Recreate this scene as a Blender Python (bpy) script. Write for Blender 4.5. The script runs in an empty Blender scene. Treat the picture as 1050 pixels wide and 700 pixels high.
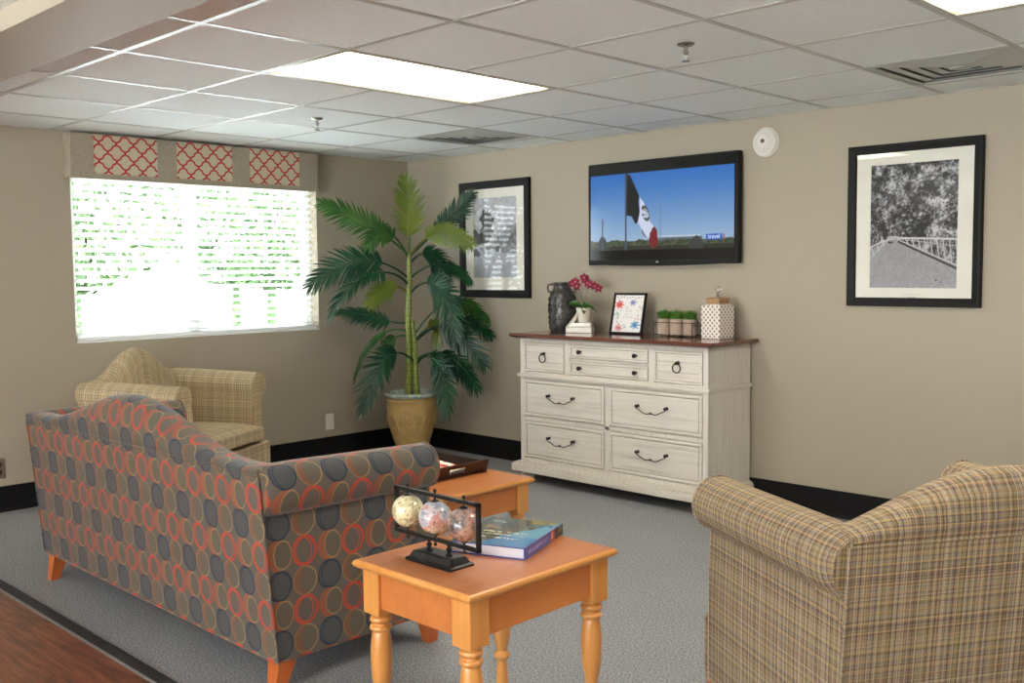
import bpy, bmesh, math, random
import numpy as np
from mathutils import Vector, Matrix

# ------------------------------------------------------------------ camera
cam_d = bpy.data.cameras.new('camera')
cam_d.sensor_width = 36.0
cam_d.lens = 1022.64 / 1050 * 36
cam_d.clip_start = 0.02
cam_d.clip_end = 300
cam = bpy.data.objects.new('camera', cam_d)
bpy.context.collection.objects.link(cam)
_R = Vector((0.71590954, 0.69812683, -0.00961589))
_U = Vector((-0.04281331, 0.05764214, 0.99741887))
_F = Vector((-0.69687915, 0.71365, -0.07115567))
cam.matrix_world = Matrix(((_R.x, _U.x, -_F.x, 6.12314906), (_R.y, _U.y, -_F.y, -5.11020601),
                           (_R.z, _U.z, -_F.z, 1.3719376), (0, 0, 0, 1)))
sc = bpy.context.scene
sc.camera = cam
col = sc.collection
sc.view_settings.view_transform = 'Standard'
sc.view_settings.look = 'None'
sc.view_settings.gamma = 1
sc.view_settings.use_curve_mapping = False
sc.view_settings.exposure = 0.13
sc.render.engine = 'CYCLES'
sc.cycles.use_denoising = True
sc.cycles.max_bounces = 10
sc.cycles.diffuse_bounces = 6
sc.cycles.transparent_max_bounces = 24
sc.cycles.sample_clamp_indirect = 80
sc.cycles.caustics_reflective = False
sc.cycles.caustics_refractive = False

H = 2.227            # ceiling height
XG, YG, TS = 2.933, -3.352, 0.6096   # ceiling grid origin and tile size
RX, RY = 9.4, -9.0   # far extents of the room
SKY = 9.0
LAMP = 17.0
LAMP_FILL = 24.0

# ------------------------------------------------------------------ world
w = bpy.data.worlds.new('world')
sc.world = w
w.use_nodes = True
w.node_tree.nodes['Background'].inputs[0].default_value = (0.90, 0.96, 1.0, 1)
w.node_tree.nodes['Background'].inputs[1].default_value = SKY

sun_d = bpy.data.lights.new('sun', 'SUN')
sun_d.energy = 78
sun_d.angle = 0.02
sun_d.color = (.93, 1.0, 1.0)
sun = bpy.data.objects.new('sun', sun_d)
sun.rotation_euler = Vector((-.55, .25, -.8)).to_track_quat('-Z', 'Y').to_euler()
col.objects.link(sun)
# sky portal in the window opening (guides the sampling only, gives off no light of its own)
pd = bpy.data.lights.new('window_portal', 'AREA')
pd.shape = 'RECTANGLE'
pd.size = 1.74
pd.size_y = 1.1
pd.cycles.is_portal = True
po = bpy.data.objects.new('window_portal', pd)
po.location = (-.16, -1.75, 1.52)
po.rotation_euler = Vector((1, 0, 0)).to_track_quat('-Z', 'Y').to_euler()
col.objects.link(po)
pd2 = bpy.data.lights.new('fill_window_portal', 'AREA')  # portal for the unseen fill window added behind the camera
pd2.shape = 'RECTANGLE'
pd2.size = 5.6
pd2.size_y = 1.9
pd2.cycles.is_portal = True
po2 = bpy.data.objects.new('fill_window_portal', pd2)
po2.location = (4.25, -9.1, 1.175)
po2.rotation_euler = Vector((0, 1, 0)).to_track_quat('-Z', 'Z').to_euler()
col.objects.link(po2)


# ------------------------------------------------------------------ helpers
def lin(c):
    c = c / 255.0
    return c / 12.92 if c <= .04045 else ((c + .055) / 1.055) ** 2.4


def rgb(r, g, b):
    return (lin(r), lin(g), lin(b), 1)


def tag(o, label=None, cat=None, group=None, kind=None):
    if label: o['label'] = label
    if cat: o['category'] = cat
    if group: o['group'] = group
    if kind: o['kind'] = kind
    return o


def empty(name, loc=(0, 0, 0), rz=0, label=None, cat=None, group=None, kind=None):
    o = bpy.data.objects.new(name, None)
    o.location = loc
    o.rotation_euler = (0, 0, rz)
    o.empty_display_size = .1
    col.objects.link(o)
    return tag(o, label, cat, group, kind)


def copy_tree(o, parent=None):
    c = o.copy()
    col.objects.link(c)
    if parent: c.parent = parent
    for ch in list(o.children):
        copy_tree(ch, c)
    return c


class MB:
    """collects shapes, then links them as one mesh object"""

    def __init__(s):
        s.v = []
        s.f = []
        s.uv = []

    def quad(s, pts, uv=None):
        n = len(s.v)
        s.v += [tuple(p) for p in pts]
        s.f.append(tuple(range(n, n + len(pts))))
        s.uv.append(uv)
        return s

    def box(s, x0, y0, z0, x1, y1, z1):
        x0, x1 = min(x0, x1), max(x0, x1)
        y0, y1 = min(y0, y1), max(y0, y1)
        z0, z1 = min(z0, z1), max(z0, z1)
        s.hexa([(x0, y0, z0), (x1, y0, z0), (x1, y1, z0), (x0, y1, z0), (x0, y0, z1), (x1, y0, z1), (x1, y1, z1), (x0, y1, z1)])
        return s

    def hexa(s, p):
        n = len(s.v)
        s.v += [tuple(a) for a in p]
        for f in ((0, 3, 2, 1), (4, 5, 6, 7), (0, 1, 5, 4), (1, 2, 6, 5), (2, 3, 7, 6), (3, 0, 4, 7)):
            s.f.append(tuple(n + i for i in f))
            s.uv.append(None)
        return s

    def taper(s, c0, s0, z0, c1, s1, z1):
        """box tapering from size s0 at z0 (centre c0) to s1 at z1"""
        p = []
        for (c, h, z) in ((c0, s0, z0), (c1, s1, z1)):
            hx, hy = h[0] / 2, h[1] / 2
            p += [(c[0] - hx, c[1] - hy, z), (c[0] + hx, c[1] - hy, z), (c[0] + hx, c[1] + hy, z), (c[0] - hx, c[1] + hy, z)]
        return s.hexa(p)

    def grid(s, rows, uvs=None, closed=False):
        """rows: list of equally long point lists"""
        n = len(s.v)
        R, C = len(rows), len(rows[0])
        for r in rows:
            s.v += [tuple(p) for p in r]
        cc = C if closed else C - 1
        for i in range(R - 1):
            for j in range(cc):
                k = (j + 1) % C
                s.f.append((n + i * C + j, n + i * C + k, n + (i + 1) * C + k, n + (i + 1) * C + j))
                s.uv.append([uvs[i][j], uvs[i][k], uvs[i + 1][k], uvs[i + 1][j]] if uvs else None)
        return s

    def lathe(s, prof, n=24, c=(0, 0), axis=None, cap=True):
        rows = []
        for (r, z) in prof:
            rows.append([(c[0] + r * math.cos(2 * math.pi * k / n), c[1] + r * math.sin(2 * math.pi * k / n), z) for k in range(n)])
        a = len(s.v)
        s.grid(rows, closed=True)
        if cap:
            s.f.append(tuple(a + k for k in reversed(range(n))))
            s.uv.append(None)
            b = a + (len(prof) - 1) * n
            s.f.append(tuple(b + k for k in range(n)))
            s.uv.append(None)
        if axis:
            M, o = axis
            for i in range(a, len(s.v)):
                s.v[i] = tuple(M @ Vector(s.v[i]) + Vector(o))
        return s

    def tube(s, pts, r, n=8, cap=True):
        pts = [Vector(p) for p in pts]
        rows = []
        up = Vector((0, 0, 1))
        prev = None
        for i, p in enumerate(pts):
            t = (pts[min(i + 1, len(pts) - 1)] - pts[max(i - 1, 0)]).normalized()
            if prev is None:
                a = t.cross(up)
                if a.length < .1: a = t.cross(Vector((1, 0, 0)))
                a.normalize()
            else:
                a = prev - t * prev.dot(t)
                if a.length < 1e-6: a = t.cross(up)
                a.normalize()
            prev = a
            b = t.cross(a)
            rr = r[i] if isinstance(r, (list, tuple)) else r
            rows.append([p + (a * math.cos(2 * math.pi * k / n) + b * math.sin(2 * math.pi * k / n)) * rr for k in range(n)])
        a0 = len(s.v)
        s.grid(rows, closed=True)
        if cap:
            s.f.append(tuple(a0 + k for k in reversed(range(n))))
            s.uv.append(None)
            b0 = a0 + (len(rows) - 1) * n
            s.f.append(tuple(b0 + k for k in range(n)))
            s.uv.append(None)
        return s

    def sphere(s, c, r, n=20, m=12, sz=1.0):
        prof = [(max(1e-4, r * math.sin(math.pi * k / m)), -r * sz * math.cos(math.pi * k / m)) for k in range(m + 1)]
        a = len(s.v)
        s.lathe(prof, n, cap=True)
        for i in range(a, len(s.v)):
            v = s.v[i]
            s.v[i] = (v[0] + c[0], v[1] + c[1], v[2] + c[2])
        return s

    def prism(s, pts2, a0, a1, plane='xz'):
        """extrude a 2-D outline (list of (u,v)) between a0 and a1 on the missing axis"""
        def mk(p, a):
            return {'xz': (p[0], a, p[1]), 'yz': (a, p[0], p[1]), 'xy': (p[0], p[1], a)}[plane]
        n = len(s.v)
        k = len(pts2)
        s.v += [mk(p, a0) for p in pts2] + [mk(p, a1) for p in pts2]
        s.f.append(tuple(range(n, n + k)))
        s.uv.append(None)
        s.f.append(tuple(reversed(range(n + k, n + 2 * k))))
        s.uv.append(None)
        for i in range(k):
            j = (i + 1) % k
            s.f.append((n + i, n + k + i, n + k + j, n + j))
            s.uv.append(None)
        return s

    def build(s, name, mat, parent=None, smooth=False, bevel=0, seg=2, sub=0, angle=35, recalc=True, kind=None):
        me = bpy.data.meshes.new(name)
        me.from_pydata(s.v, [], s.f)
        me.validate(clean_customdata=False)
        if len(me.polygons) == len(s.f):
            ul = me.uv_layers.new(name='UVMap')
            for p, u in zip(me.polygons, s.uv):
                nn = p.normal
                ax = max(range(3), key=lambda i: abs(nn[i]))
                for k, li in enumerate(p.loop_indices):
                    if u:
                        ul.data[li].uv = u[k]
                    else:
                        v = me.vertices[me.loops[li].vertex_index].co
                        ul.data[li].uv = ((v.y, v.z), (v.x, v.z), (v.x, v.y))[ax]
        if recalc:
            bm = bmesh.new()
            bm.from_mesh(me)
            bmesh.ops.recalc_face_normals(bm, faces=bm.faces)
            bm.to_mesh(me)
            bm.free()
        o = bpy.data.objects.new(name, me)
        col.objects.link(o)
        if mat: me.materials.append(mat)
        if parent: o.parent = parent
        if smooth or bevel:
            me.polygons.foreach_set('use_smooth', [True] * len(me.polygons))
            me.set_sharp_from_angle(angle=math.radians(angle))
        if bevel:
            m = o.modifiers.new('bevel', 'BEVEL')
            m.loop_slide = True
            m.width = bevel
            m.segments = seg
            m.limit_method = 'ANGLE'
            m.angle_limit = math.radians(30)
            m.harden_normals = True
        if sub:
            m = o.modifiers.new('sub', 'SUBSURF')
            m.levels = m.render_levels = sub
        if kind: o['kind'] = kind
        return o


# ---- node expression helper
class NX:
    def __init__(s, nt, sock): s.nt, s.s = nt, sock

    def _m(s, op, *a):
        n = s.nt.nodes.new('ShaderNodeMath')
        n.operation = op
        for i, x in enumerate((s,) + a):
            if isinstance(x, NX): s.nt.links.new(x.s, n.inputs[i])
            else: n.inputs[i].default_value = x
        return NX(s.nt, n.outputs[0])

    def __add__(s, o): return s._m('ADD', o)
    def __sub__(s, o): return s._m('SUBTRACT', o)
    def __mul__(s, o): return s._m('MULTIPLY', o)
    def __truediv__(s, o): return s._m('DIVIDE', o)
    def fl(s): return s._m('FLOOR')
    def fr(s): return s._m('FRACT')
    def ab(s): return s._m('ABSOLUTE')
    def mod(s, o): return s._m('FLOORED_MODULO', o)
    def lt(s, o): return s._m('LESS_THAN', o)
    def gt(s, o): return s._m('GREATER_THAN', o)
    def sq(s): return s._m('SQRT')
    def mx(s, o): return s._m('MAXIMUM', o)
    def mn(s, o): return s._m('MINIMUM', o)
    def sin(s): return s._m('SINE')
    def inv(s):
        n = s.nt.nodes.new('ShaderNodeMath')
        n.operation = 'SUBTRACT'
        n.inputs[0].default_value = 1
        s.nt.links.new(s.s, n.inputs[1])
        return NX(s.nt, n.outputs[0])

    def soft(s, a, b):
        n = s.nt.nodes.new('ShaderNodeMapRange')
        s.nt.links.new(s.s, n.inputs[0])
        n.inputs[1].default_value = a
        n.inputs[2].default_value = b
        return NX(s.nt, n.outputs[0])


def mat_base(name, color=(.5, .5, .5, 1), rough=.5, metal=0, spec=.5, coat=0):
    m = bpy.data.materials.new(name)
    m.use_nodes = True
    b = m.node_tree.nodes['Principled BSDF']
    b.inputs['Base Color'].default_value = color
    b.inputs['Roughness'].default_value = rough
    b.inputs['Metallic'].default_value = metal
    b.inputs['Specular IOR Level'].default_value = spec
    b.inputs['Coat Weight'].default_value = coat
    return m, m.node_tree, b


def coord(nt, kind='Object'):
    n = nt.nodes.new('ShaderNodeTexCoord')
    return n.outputs[kind]


def mapping(nt, src, scale):
    n = nt.nodes.new('ShaderNodeMapping')
    n.inputs['Scale'].default_value = scale
    nt.links.new(src, n.inputs[0])
    return n.outputs[0]


def noise(nt, vec, scale, detail=3, rough=.5):
    n = nt.nodes.new('ShaderNodeTexNoise')
    n.inputs['Scale'].default_value = scale
    n.inputs['Detail'].default_value = detail
    n.inputs['Roughness'].default_value = rough
    nt.links.new(vec, n.inputs['Vector'])
    return n.outputs['Fac']


def ramp(nt, fac, stops, interp='LINEAR'):
    n = nt.nodes.new('ShaderNodeValToRGB')
    n.color_ramp.interpolation = interp
    e = n.color_ramp.elements
    while len(e) < len(stops): e.new(.5)
    for x, (p, c) in zip(e, stops):
        x.position = p
        x.color = c
    nt.links.new(fac, n.inputs[0])
    return n.outputs[0]


def mix(nt, fac, a, b, mode='MIX'):
    n = nt.nodes.new('ShaderNodeMix')
    n.data_type = 'RGBA'
    n.blend_type = mode
    for i, x in ((0, fac), (6, a), (7, b)):
        if isinstance(x, NX): x = x.s
        if hasattr(x, 'is_linked'): nt.links.new(x, n.inputs[i])
        else: n.inputs[i].default_value = x
    return n.outputs[2]


def bump(nt, b, h, strength=.3, dist=.01):
    n = nt.nodes.new('ShaderNodeBump')
    n.inputs['Strength'].default_value = strength
    n.inputs['Distance'].default_value = dist
    if isinstance(h, NX): h = h.s
    nt.links.new(h, n.inputs['Height'])
    nt.links.new(n.outputs[0], b.inputs['Normal'])


def m_noise(name, c1, c2, scale=8, rough=.5, stretch=(1, 1, 1), bstr=0, bscale=None, metal=0, spec=.5, coat=0, detail=4, bdist=.004):
    m, nt, b = mat_base(name, c1, rough, metal, spec, coat)
    v = mapping(nt, coord(nt), stretch)
    f = noise(nt, v, scale, detail)
    c = ramp(nt, f, [(.3, c1), (.7, c2)])
    nt.links.new(c, b.inputs['Base Color'])
    if bstr:
        bump(nt, b, noise(nt, v, bscale or scale, 3), bstr, bdist)
    return m


def m_wood(name, c1, c2, axis='x', scale=6, rough=.35, coat=.3, c3=None):
    m, nt, b = mat_base(name, c1, rough, coat=coat)
    st = {'x': (.35, 5, 5), 'y': (5, .35, 5), 'z': (5, 5, .35)}[axis]
    v = mapping(nt, coord(nt), st)
    f = noise(nt, v, scale, 5, .6)
    c = ramp(nt, f, [(.3, c1), (.68, c2)])
    f2 = noise(nt, v, scale * 6, 2, .5)
    c = mix(nt, (NX(nt, f2) - .35) * .35, c, tuple(x * .6 for x in c1[:3]) + (1,))
    nt.links.new(c, b.inputs['Base Color'])
    b.inputs['Coat Roughness'].default_value = .2
    bump(nt, b, f2, .06, .002)
    return m


def m_vcol(name, rough=.5, spec=.5, emit=0, coat=0, detail=None):
    m, nt, b = mat_base(name, (0, 0, 0, 1), rough, spec=spec, coat=coat)
    a = nt.nodes.new('ShaderNodeAttribute')
    a.attribute_name = 'Col'
    if emit:
        nt.links.new(a.outputs[0], b.inputs['Emission Color'])
        b.inputs['Emission Strength'].default_value = emit
        b.inputs['Base Color'].default_value = (.01, .01, .01, 1)
    else:
        nt.links.new(a.outputs[0], b.inputs['Base Color'])
    return m


def painted(name, func, nx, ny, P, mat, parent):
    """a flat printed sheet: func(U,V)->(ny+1,nx+1,3) sRGB 0..1 ; P(u,v)->point"""
    U, V = np.meshgrid(np.linspace(0, 1, nx + 1), np.linspace(0, 1, ny + 1))
    C = np.clip(func(U, V), 0, 1)
    C = np.where(C <= .04045, C / 12.92, ((C + .055) / 1.055) ** 2.4)
    o0, ou, ov = (Vector(P(0, 0)), Vector(P(1, 0)), Vector(P(0, 1)))
    vs = [tuple(o0 + (ou - o0) * float(u) + (ov - o0) * float(v)) for u, v in zip(U.ravel(), V.ravel())]
    k = nx + 1
    fs = [(j * k + i, j * k + i + 1, (j + 1) * k + i + 1, (j + 1) * k + i) for j in range(ny) for i in range(nx)]
    me = bpy.data.meshes.new(name)
    me.from_pydata(vs, [], fs)
    a = me.color_attributes.new('Col', 'FLOAT_COLOR', 'POINT')
    arr = np.ones((len(vs), 4), dtype=np.float32)
    arr[:, :3] = C.reshape(-1, 3)
    a.data.foreach_set('color', arr.ravel())
    me.materials.append(mat)
    o = bpy.data.objects.new(name, me)
    col.objects.link(o)
    if parent: o.parent = parent
    return o


_rs = np.random.RandomState(7)


def fbm(U, V, f, oct=4, seed=0):
    """value noise"""
    out = np.zeros_like(U)
    amp, tot = 1, 0
    for o in range(oct):
        r = np.random.RandomState(seed * 17 + o)
        G = r.rand(256, 256)
        x, y = U * f, V * f
        xi, yi = np.floor(x).astype(int), np.floor(y).astype(int)
        fx, fy = x - xi, y - yi
        fx, fy = fx * fx * (3 - 2 * fx), fy * fy * (3 - 2 * fy)
        g = lambda a, b: G[a % 256, b % 256]
        n = (g(xi, yi) * (1 - fx) + g(xi + 1, yi) * fx) * (1 - fy) + (g(xi, yi + 1) * (1 - fx) + g(xi + 1, yi + 1) * fx) * fy
        out += n * amp
        tot += amp
        amp *= .55
        f *= 2.1
    return out / tot


def inpoly(U, V, pts):
    r = np.zeros(U.shape, bool)
    n = len(pts)
    for i in range(n):
        x0, y0 = pts[i]
        x1, y1 = pts[(i + 1) % n]
        c = ((y0 > V) != (y1 > V)) & (U < (x1 - x0) * (V - y0) / ((y1 - y0) or 1e-9) + x0)
        r ^= c
    return r


def seg(U, V, a, b):
    ax, ay = a
    bx, by = b
    dx, dy = bx - ax, by - ay
    t = np.clip(((U - ax) * dx + (V - ay) * dy) / (dx * dx + dy * dy), 0, 1)
    return np.hypot(U - ax - t * dx, V - ay - t * dy)


def put(C, m, c, a=1.0):
    m = (m.astype(float) * a)[..., None]
    return C * (1 - m) + np.array(c) / 255. * m


# ------------------------------------------------------------------ materials
M = {}
WALLC = rgb(169, 159, 140)
m, nt, b = mat_base('wall_paint', WALLC, .55, spec=.35)
f = noise(nt, coord(nt), 160, 2)
bump(nt, b, f, .12, .002)
M['wall'] = m
M['beam'] = m
m, nt, b = mat_base('ceiling_tile', rgb(238, 243, 243), .9, spec=.2)
v = coord(nt)
f = noise(nt, v, 220, 3, .7)
c = ramp(nt, f, [(.33, rgb(220, 226, 226)), (.5, rgb(238, 243, 243))])
nt.links.new(c, b.inputs['Base Color'])
bump(nt, b, f, .4, .003)
M['tile'] = m
M['tbar'] = mat_base('ceiling_bar_paint', rgb(184, 184, 178), .34, spec=.7)[0]
M['white'] = mat_base('white_plastic', rgb(226, 222, 212), .4)[0]
M['baseboard'] = mat_base('black_vinyl', rgb(14, 13, 14), .6, spec=.25)[0]
M['strip'] = mat_base('transition_rubber', rgb(38, 38, 42), .6)[0]
M['strip_edge'] = mat_base('transition_edge', rgb(110, 108, 106), .4)[0]
# carpet
m, nt, b = mat_base('grey_carpet', rgb(140, 138, 134), .95, spec=.1)
v = coord(nt)
f = noise(nt, v, 130, 3, .8)
f2 = noise(nt, v, 1.6, 3)
c = ramp(nt, f, [(.36, rgb(104, 106, 108)), (.5, rgb(146, 148, 150)), (.64, rgb(186, 187, 188))])
c = mix(nt, (NX(nt, f2) - .4) * .5, c, rgb(132, 131, 131))
nt.links.new(c, b.inputs['Base Color'])
bump(nt, b, f, .7, .006)
M['carpet'] = m
# hall planks
m, nt, b = mat_base('wood_planks', rgb(120, 60, 40), .34, coat=.2)
v = coord(nt)
br = nt.nodes.new('ShaderNodeTexBrick')
br.offset = .37
br.inputs['Scale'].default_value = 1
br.inputs['Brick Width'].default_value = 1.2
br.inputs['Row Height'].default_value = .15
br.inputs['Mortar Size'].default_value = .0012
br.inputs['Bias'].default_value = 0
br.inputs['Color1'].default_value = rgb(128, 72, 50)
br.inputs['Color2'].default_value = rgb(92, 48, 33)
br.inputs['Mortar'].default_value = rgb(50, 25, 18)
nt.links.new(v, br.inputs['Vector'])
f = noise(nt, mapping(nt, v, (1.2, 12, 1)), 3.5, 6, .65)
g = ramp(nt, f, [(.34, rgb(56, 30, 20)), (.48, rgb(116, 68, 44)), (.66, rgb(164, 108, 74))])
c = mix(nt, .75, br.outputs[0], g)
nt.links.new(c, b.inputs['Base Color'])
M['planks'] = m

M['black'] = mat_base('black_frame_paint', rgb(16, 15, 15), .6, spec=.3)[0]
M['iron'] = mat_base('dark_iron', rgb(40, 35, 31), .4, metal=.6)[0]
M['mat_board'] = mat_base('mat_board', rgb(232, 229, 216), .8)[0]
M['mat_bevel'] = mat_base('mat_bevel', rgb(214, 208, 190), .8)[0]
M['print'] = m_vcol('printed_photo', .6)
M['screen'] = m_vcol('screen_picture', .12, emit=.85)
M['tvglass'] = mat_base('screen_black_glass', rgb(13, 12, 12), .09, spec=.5)[0]
M['orange_wood'] = m_wood('honey_maple', rgb(222, 158, 84), rgb(206, 138, 68), 'z', 4, .3, .4)
M['orange_wood_x'] = m_wood('honey_maple_top', rgb(204, 130, 76), rgb(188, 112, 60), 'y', 4, .3, .35)
M['apron'] = m_wood('honey_maple_apron', rgb(206, 130, 70), rgb(190, 112, 56), 'y', 4, .35, .3)
M['edge_wood'] = m_wood('honey_maple_edge', rgb(222, 158, 84), rgb(204, 138, 66), 'y', 4, .3, .4)
M['leg_wood'] = m_wood('orange_stained_wood', rgb(196, 106, 50), rgb(172, 86, 36), 'z', 4, .35, .3)
M['cherry'] = m_wood('cherry_top', rgb(118, 56, 32), rgb(88, 38, 22), 'x', 5, .18, .8)
M['darkwood'] = m_wood('espresso_wood', rgb(44, 22, 16), rgb(30, 14, 10), 'y', 5, .35, .3)


def m_whitewash(name, axis):
    m, nt, b = mat_base(name, rgb(222, 216, 200), .5, spec=.35)
    st = {'x': (.6, 14, 14), 'z': (14, 14, .6), 'y': (14, .6, 14)}[axis]
    v = mapping(nt, coord(nt), st)
    f = noise(nt, v, 5, 5, .65)
    f2 = noise(nt, v, 1.2, 2)
    c = ramp(nt, f, [(.28, rgb(196, 190, 176)), (.46, rgb(218, 213, 201)), (.7, rgb(227, 223, 213))])
    c = mix(nt, (NX(nt, f2) - .45) * .6, c, rgb(204, 199, 184))
    nt.links.new(c, b.inputs['Base Color'])
    bump(nt, b, f, .15, .002)
    return m


M['wash_x'] = m_whitewash('whitewash_horizontal', 'x')
M['wash_z'] = m_whitewash('whitewash_vertical', 'z')
M['wash_groove'] = mat_base('glazed_groove', rgb(140, 128, 108), .6)[0]
M['glass'], nt, b = mat_base('picture_glass', (1, 1, 1, 1), .02)
nt.nodes.remove(b)
tr = nt.nodes.new('ShaderNodeBsdfTransparent')
gl = nt.nodes.new('ShaderNodeBsdfGlossy')
gl.inputs['Roughness'].default_value = .015
lw = nt.nodes.new('ShaderNodeLayerWeight')
lw.inputs[0].default_value = .5
fa = NX(nt, lw.outputs['Facing'])
fr = fa * fa * fa * fa * .8 + .045
mx = nt.nodes.new('ShaderNodeMixShader')
nt.links.new(fr.s, mx.inputs[0])
nt.links.new(tr.outputs[0], mx.inputs[1])
nt.links.new(gl.outputs[0], mx.inputs[2])
nt.links.new(mx.outputs[0], nt.nodes['Material Output'].inputs[0])


# ---- ring upholstery
def m_rings():
    m, nt, b = mat_base('ring_upholstery', rgb(96, 88, 78), .75, spec=.25)
    uv = nt.nodes.new('ShaderNodeUVMap')
    uv.uv_map = 'UVMap'
    sp = nt.nodes.new('ShaderNodeSeparateXYZ')
    nt.links.new(uv.outputs[0], sp.inputs[0])
    wob = NX(nt, noise(nt, uv.outputs[0], 30, 2)) - .5
    u = NX(nt, sp.outputs[0]) + wob * .006
    v = NX(nt, sp.outputs[1]) + wob * .006
    p = .0965
    U = u / p + 40
    V = (v - .035) / p + 40
    cx, cy = U.fl(), V.fl()
    fx, fy = U.fr() - .5, V.fr() - .5
    rowA = cy.mod(2.0)
    odd = cx.mod(2.0)

    def rr(dx, dy, rx, ry):
        a = (fx - dx) / rx
        c = (fy - dy) / ry
        return (a * a + c * c).sq()

    def ring(r, at, wd):
        return (r - at).ab().soft(wd, wd * .55)

    col_ = rgb(92, 84, 74)
    thread = ramp(nt, noise(nt, mapping(nt, uv.outputs[0], (1, 6, 1)), 300, 2), [(.35, rgb(86, 80, 72)), (.65, rgb(104, 97, 87))])
    c = thread
    big = rr(0, 0, .5, .53)
    inn = rr(.05, -.01, .42, .50)
    inn2 = rr(.16, 0, .36, .48)
    # row A, even: blue ring, bluish inside
    A0 = rowA * odd.inv()
    A1 = rowA * odd
    B0 = rowA.inv() * odd.inv()
    B1 = rowA.inv() * odd
    c = mix(nt, A0 * big.soft(.95, .85) * .55, c, rgb(50, 66, 76))
    c = mix(nt, A0 * ring(big, .92, .07).mx(ring(inn, .93, .06)), c, rgb(44, 54, 72))
    c = mix(nt, A1 * big.soft(.9, .8) * .3, c, rgb(98, 92, 66))
    c = mix(nt, A1 * ring(big, .9, .06), c, rgb(150, 124, 84))
    c = mix(nt, A1 * (big.lt(.92) * inn2.gt(1.0)) * .7, c, rgb(128, 82, 58))
    c = mix(nt, B0 * (big.lt(.97) * inn2.gt(1.0)) * .8, c, rgb(150, 84, 56))
    c = mix(nt, B0 * ring(inn2, .95, .07), c, rgb(150, 120, 78))
    c = mix(nt, B0 * inn2.soft(.9, .8) * .35, c, rgb(92, 88, 62))
    c = mix(nt, B1 * ring(big, .93, .075).mx(ring(inn, .9, .065)), c, rgb(178, 66, 46))
    c = mix(nt, B1 * (ring(rr(-.05, 0, .38, .47), .92, .06)), c, rgb(180, 80, 54))
    nt.links.new(c, b.inputs['Base Color'])
    bump(nt, b, noise(nt, uv.outputs[0], 400, 2), .25, .002)
    b.inputs['Sheen Weight'].default_value = .25
    b.inputs['Sheen Roughness'].default_value = .4
    return m


M['rings'] = m_rings()


def m_plaid(name, pal, seed, gain=1.0):
    m, nt, b = mat_base(name, rgb(150, 130, 95), .8, spec=.2)
    uv = nt.nodes.new('ShaderNodeUVMap')
    uv.uv_map = 'UVMap'
    sp = nt.nodes.new('ShaderNodeSeparateXYZ')
    nt.links.new(uv.outputs[0], sp.inputs[0])
    u, v = NX(nt, sp.outputs[0]), NX(nt, sp.outputs[1])
    R = random.Random(seed)

    def stripes(x, per, n):
        pos, st, last = 0, [], -1
        ws = [R.choice((1, 1, 1.6, 2.4)) for _ in range(n)]
        tot = sum(ws)
        for wd in ws:
            k = R.randrange(len(pal))
            while k == last: k = R.randrange(len(pal))
            last = k
            st.append((pos / tot, pal[k]))
            pos += wd
        return ramp(nt, (x / per + 20).fr().s, st, 'CONSTANT')

    a = stripes(u, .105, 26)
    a2 = stripes(u, .063, 17)
    c1 = mix(nt, .45, a, a2)
    d = stripes(v, .118, 24)
    d2 = stripes(v, .071, 16)
    c2 = mix(nt, .45, d, d2)
    c = mix(nt, .42, c1, c2)
    # dark accent lines
    for (x, per, wd, cc, am) in ((u, .0148, .13, rgb(62, 50, 50), .55), (v, .0165, .11, rgb(84, 60, 48), .5),
                                 (v, .0233, .10, rgb(200, 158, 90), .32), (u, .0211, .10, rgb(206, 196, 172), .35)):
        c = mix(nt, ((x / per + 20).fr() - .5).ab().soft(wd, wd * .5) * am, c, cc)
    hs = nt.nodes.new('ShaderNodeHueSaturation')
    hs.inputs['Value'].default_value = gain
    hs.inputs['Saturation'].default_value = 1.0
    nt.links.new(c, hs.inputs['Color'])
    nt.links.new(hs.outputs[0], b.inputs['Base Color'])
    bump(nt, b, noise(nt, uv.outputs[0], 500, 2), .25, .002)
    return m


PAL1 = [rgb(172, 148, 100), rgb(146, 92, 66), rgb(112, 112, 116), rgb(76, 62, 66), rgb(118, 118, 84), rgb(184, 170, 144),
        rgb(150, 126, 92), rgb(134, 112, 98), rgb(150, 140, 122), rgb(142, 126, 84)]
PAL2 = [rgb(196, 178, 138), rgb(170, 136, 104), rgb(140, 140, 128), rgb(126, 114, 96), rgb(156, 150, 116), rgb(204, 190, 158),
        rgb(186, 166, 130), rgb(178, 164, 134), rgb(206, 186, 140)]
M['plaid'] = m_plaid('plaid_upholstery', PAL1, 4)
M['plaid_pale'] = m_plaid('pale_plaid_upholstery', PAL2, 9, 1.15)  # gain puts the window light on this chair into its cloth

# ------------------------------------------------------------------ setting
YC = -3.57   # carpet edge
BY0, BY1, BZ = -3.60, -3.90, 2.16   # beam

MB().box(0, YC, -.08, RX, 0, 0).build('floor', M['carpet'], kind='structure')
MB().box(0, RY, -.08, RX, YC - .05, 0).build('floor', M['planks'], kind='structure')
t1 = empty('trim_1', (0, 0, 0), kind='structure')
MB().prism([(YC - .05, -.01), (YC - .05, .002), (YC - .04, .006), (YC - .005, .007), (YC, .003), (YC, -.01)], 0, RX, 'yz').build('transition_strip', M['strip'], t1, bevel=.001)
MB().prism([(YC - .059, -.01), (YC - .059, .001), (YC - .052, .005), (YC - .05, .005), (YC - .05, -.01)], 0, RX, 'yz').build('strip_edge', M['strip_edge'], t1)

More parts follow.
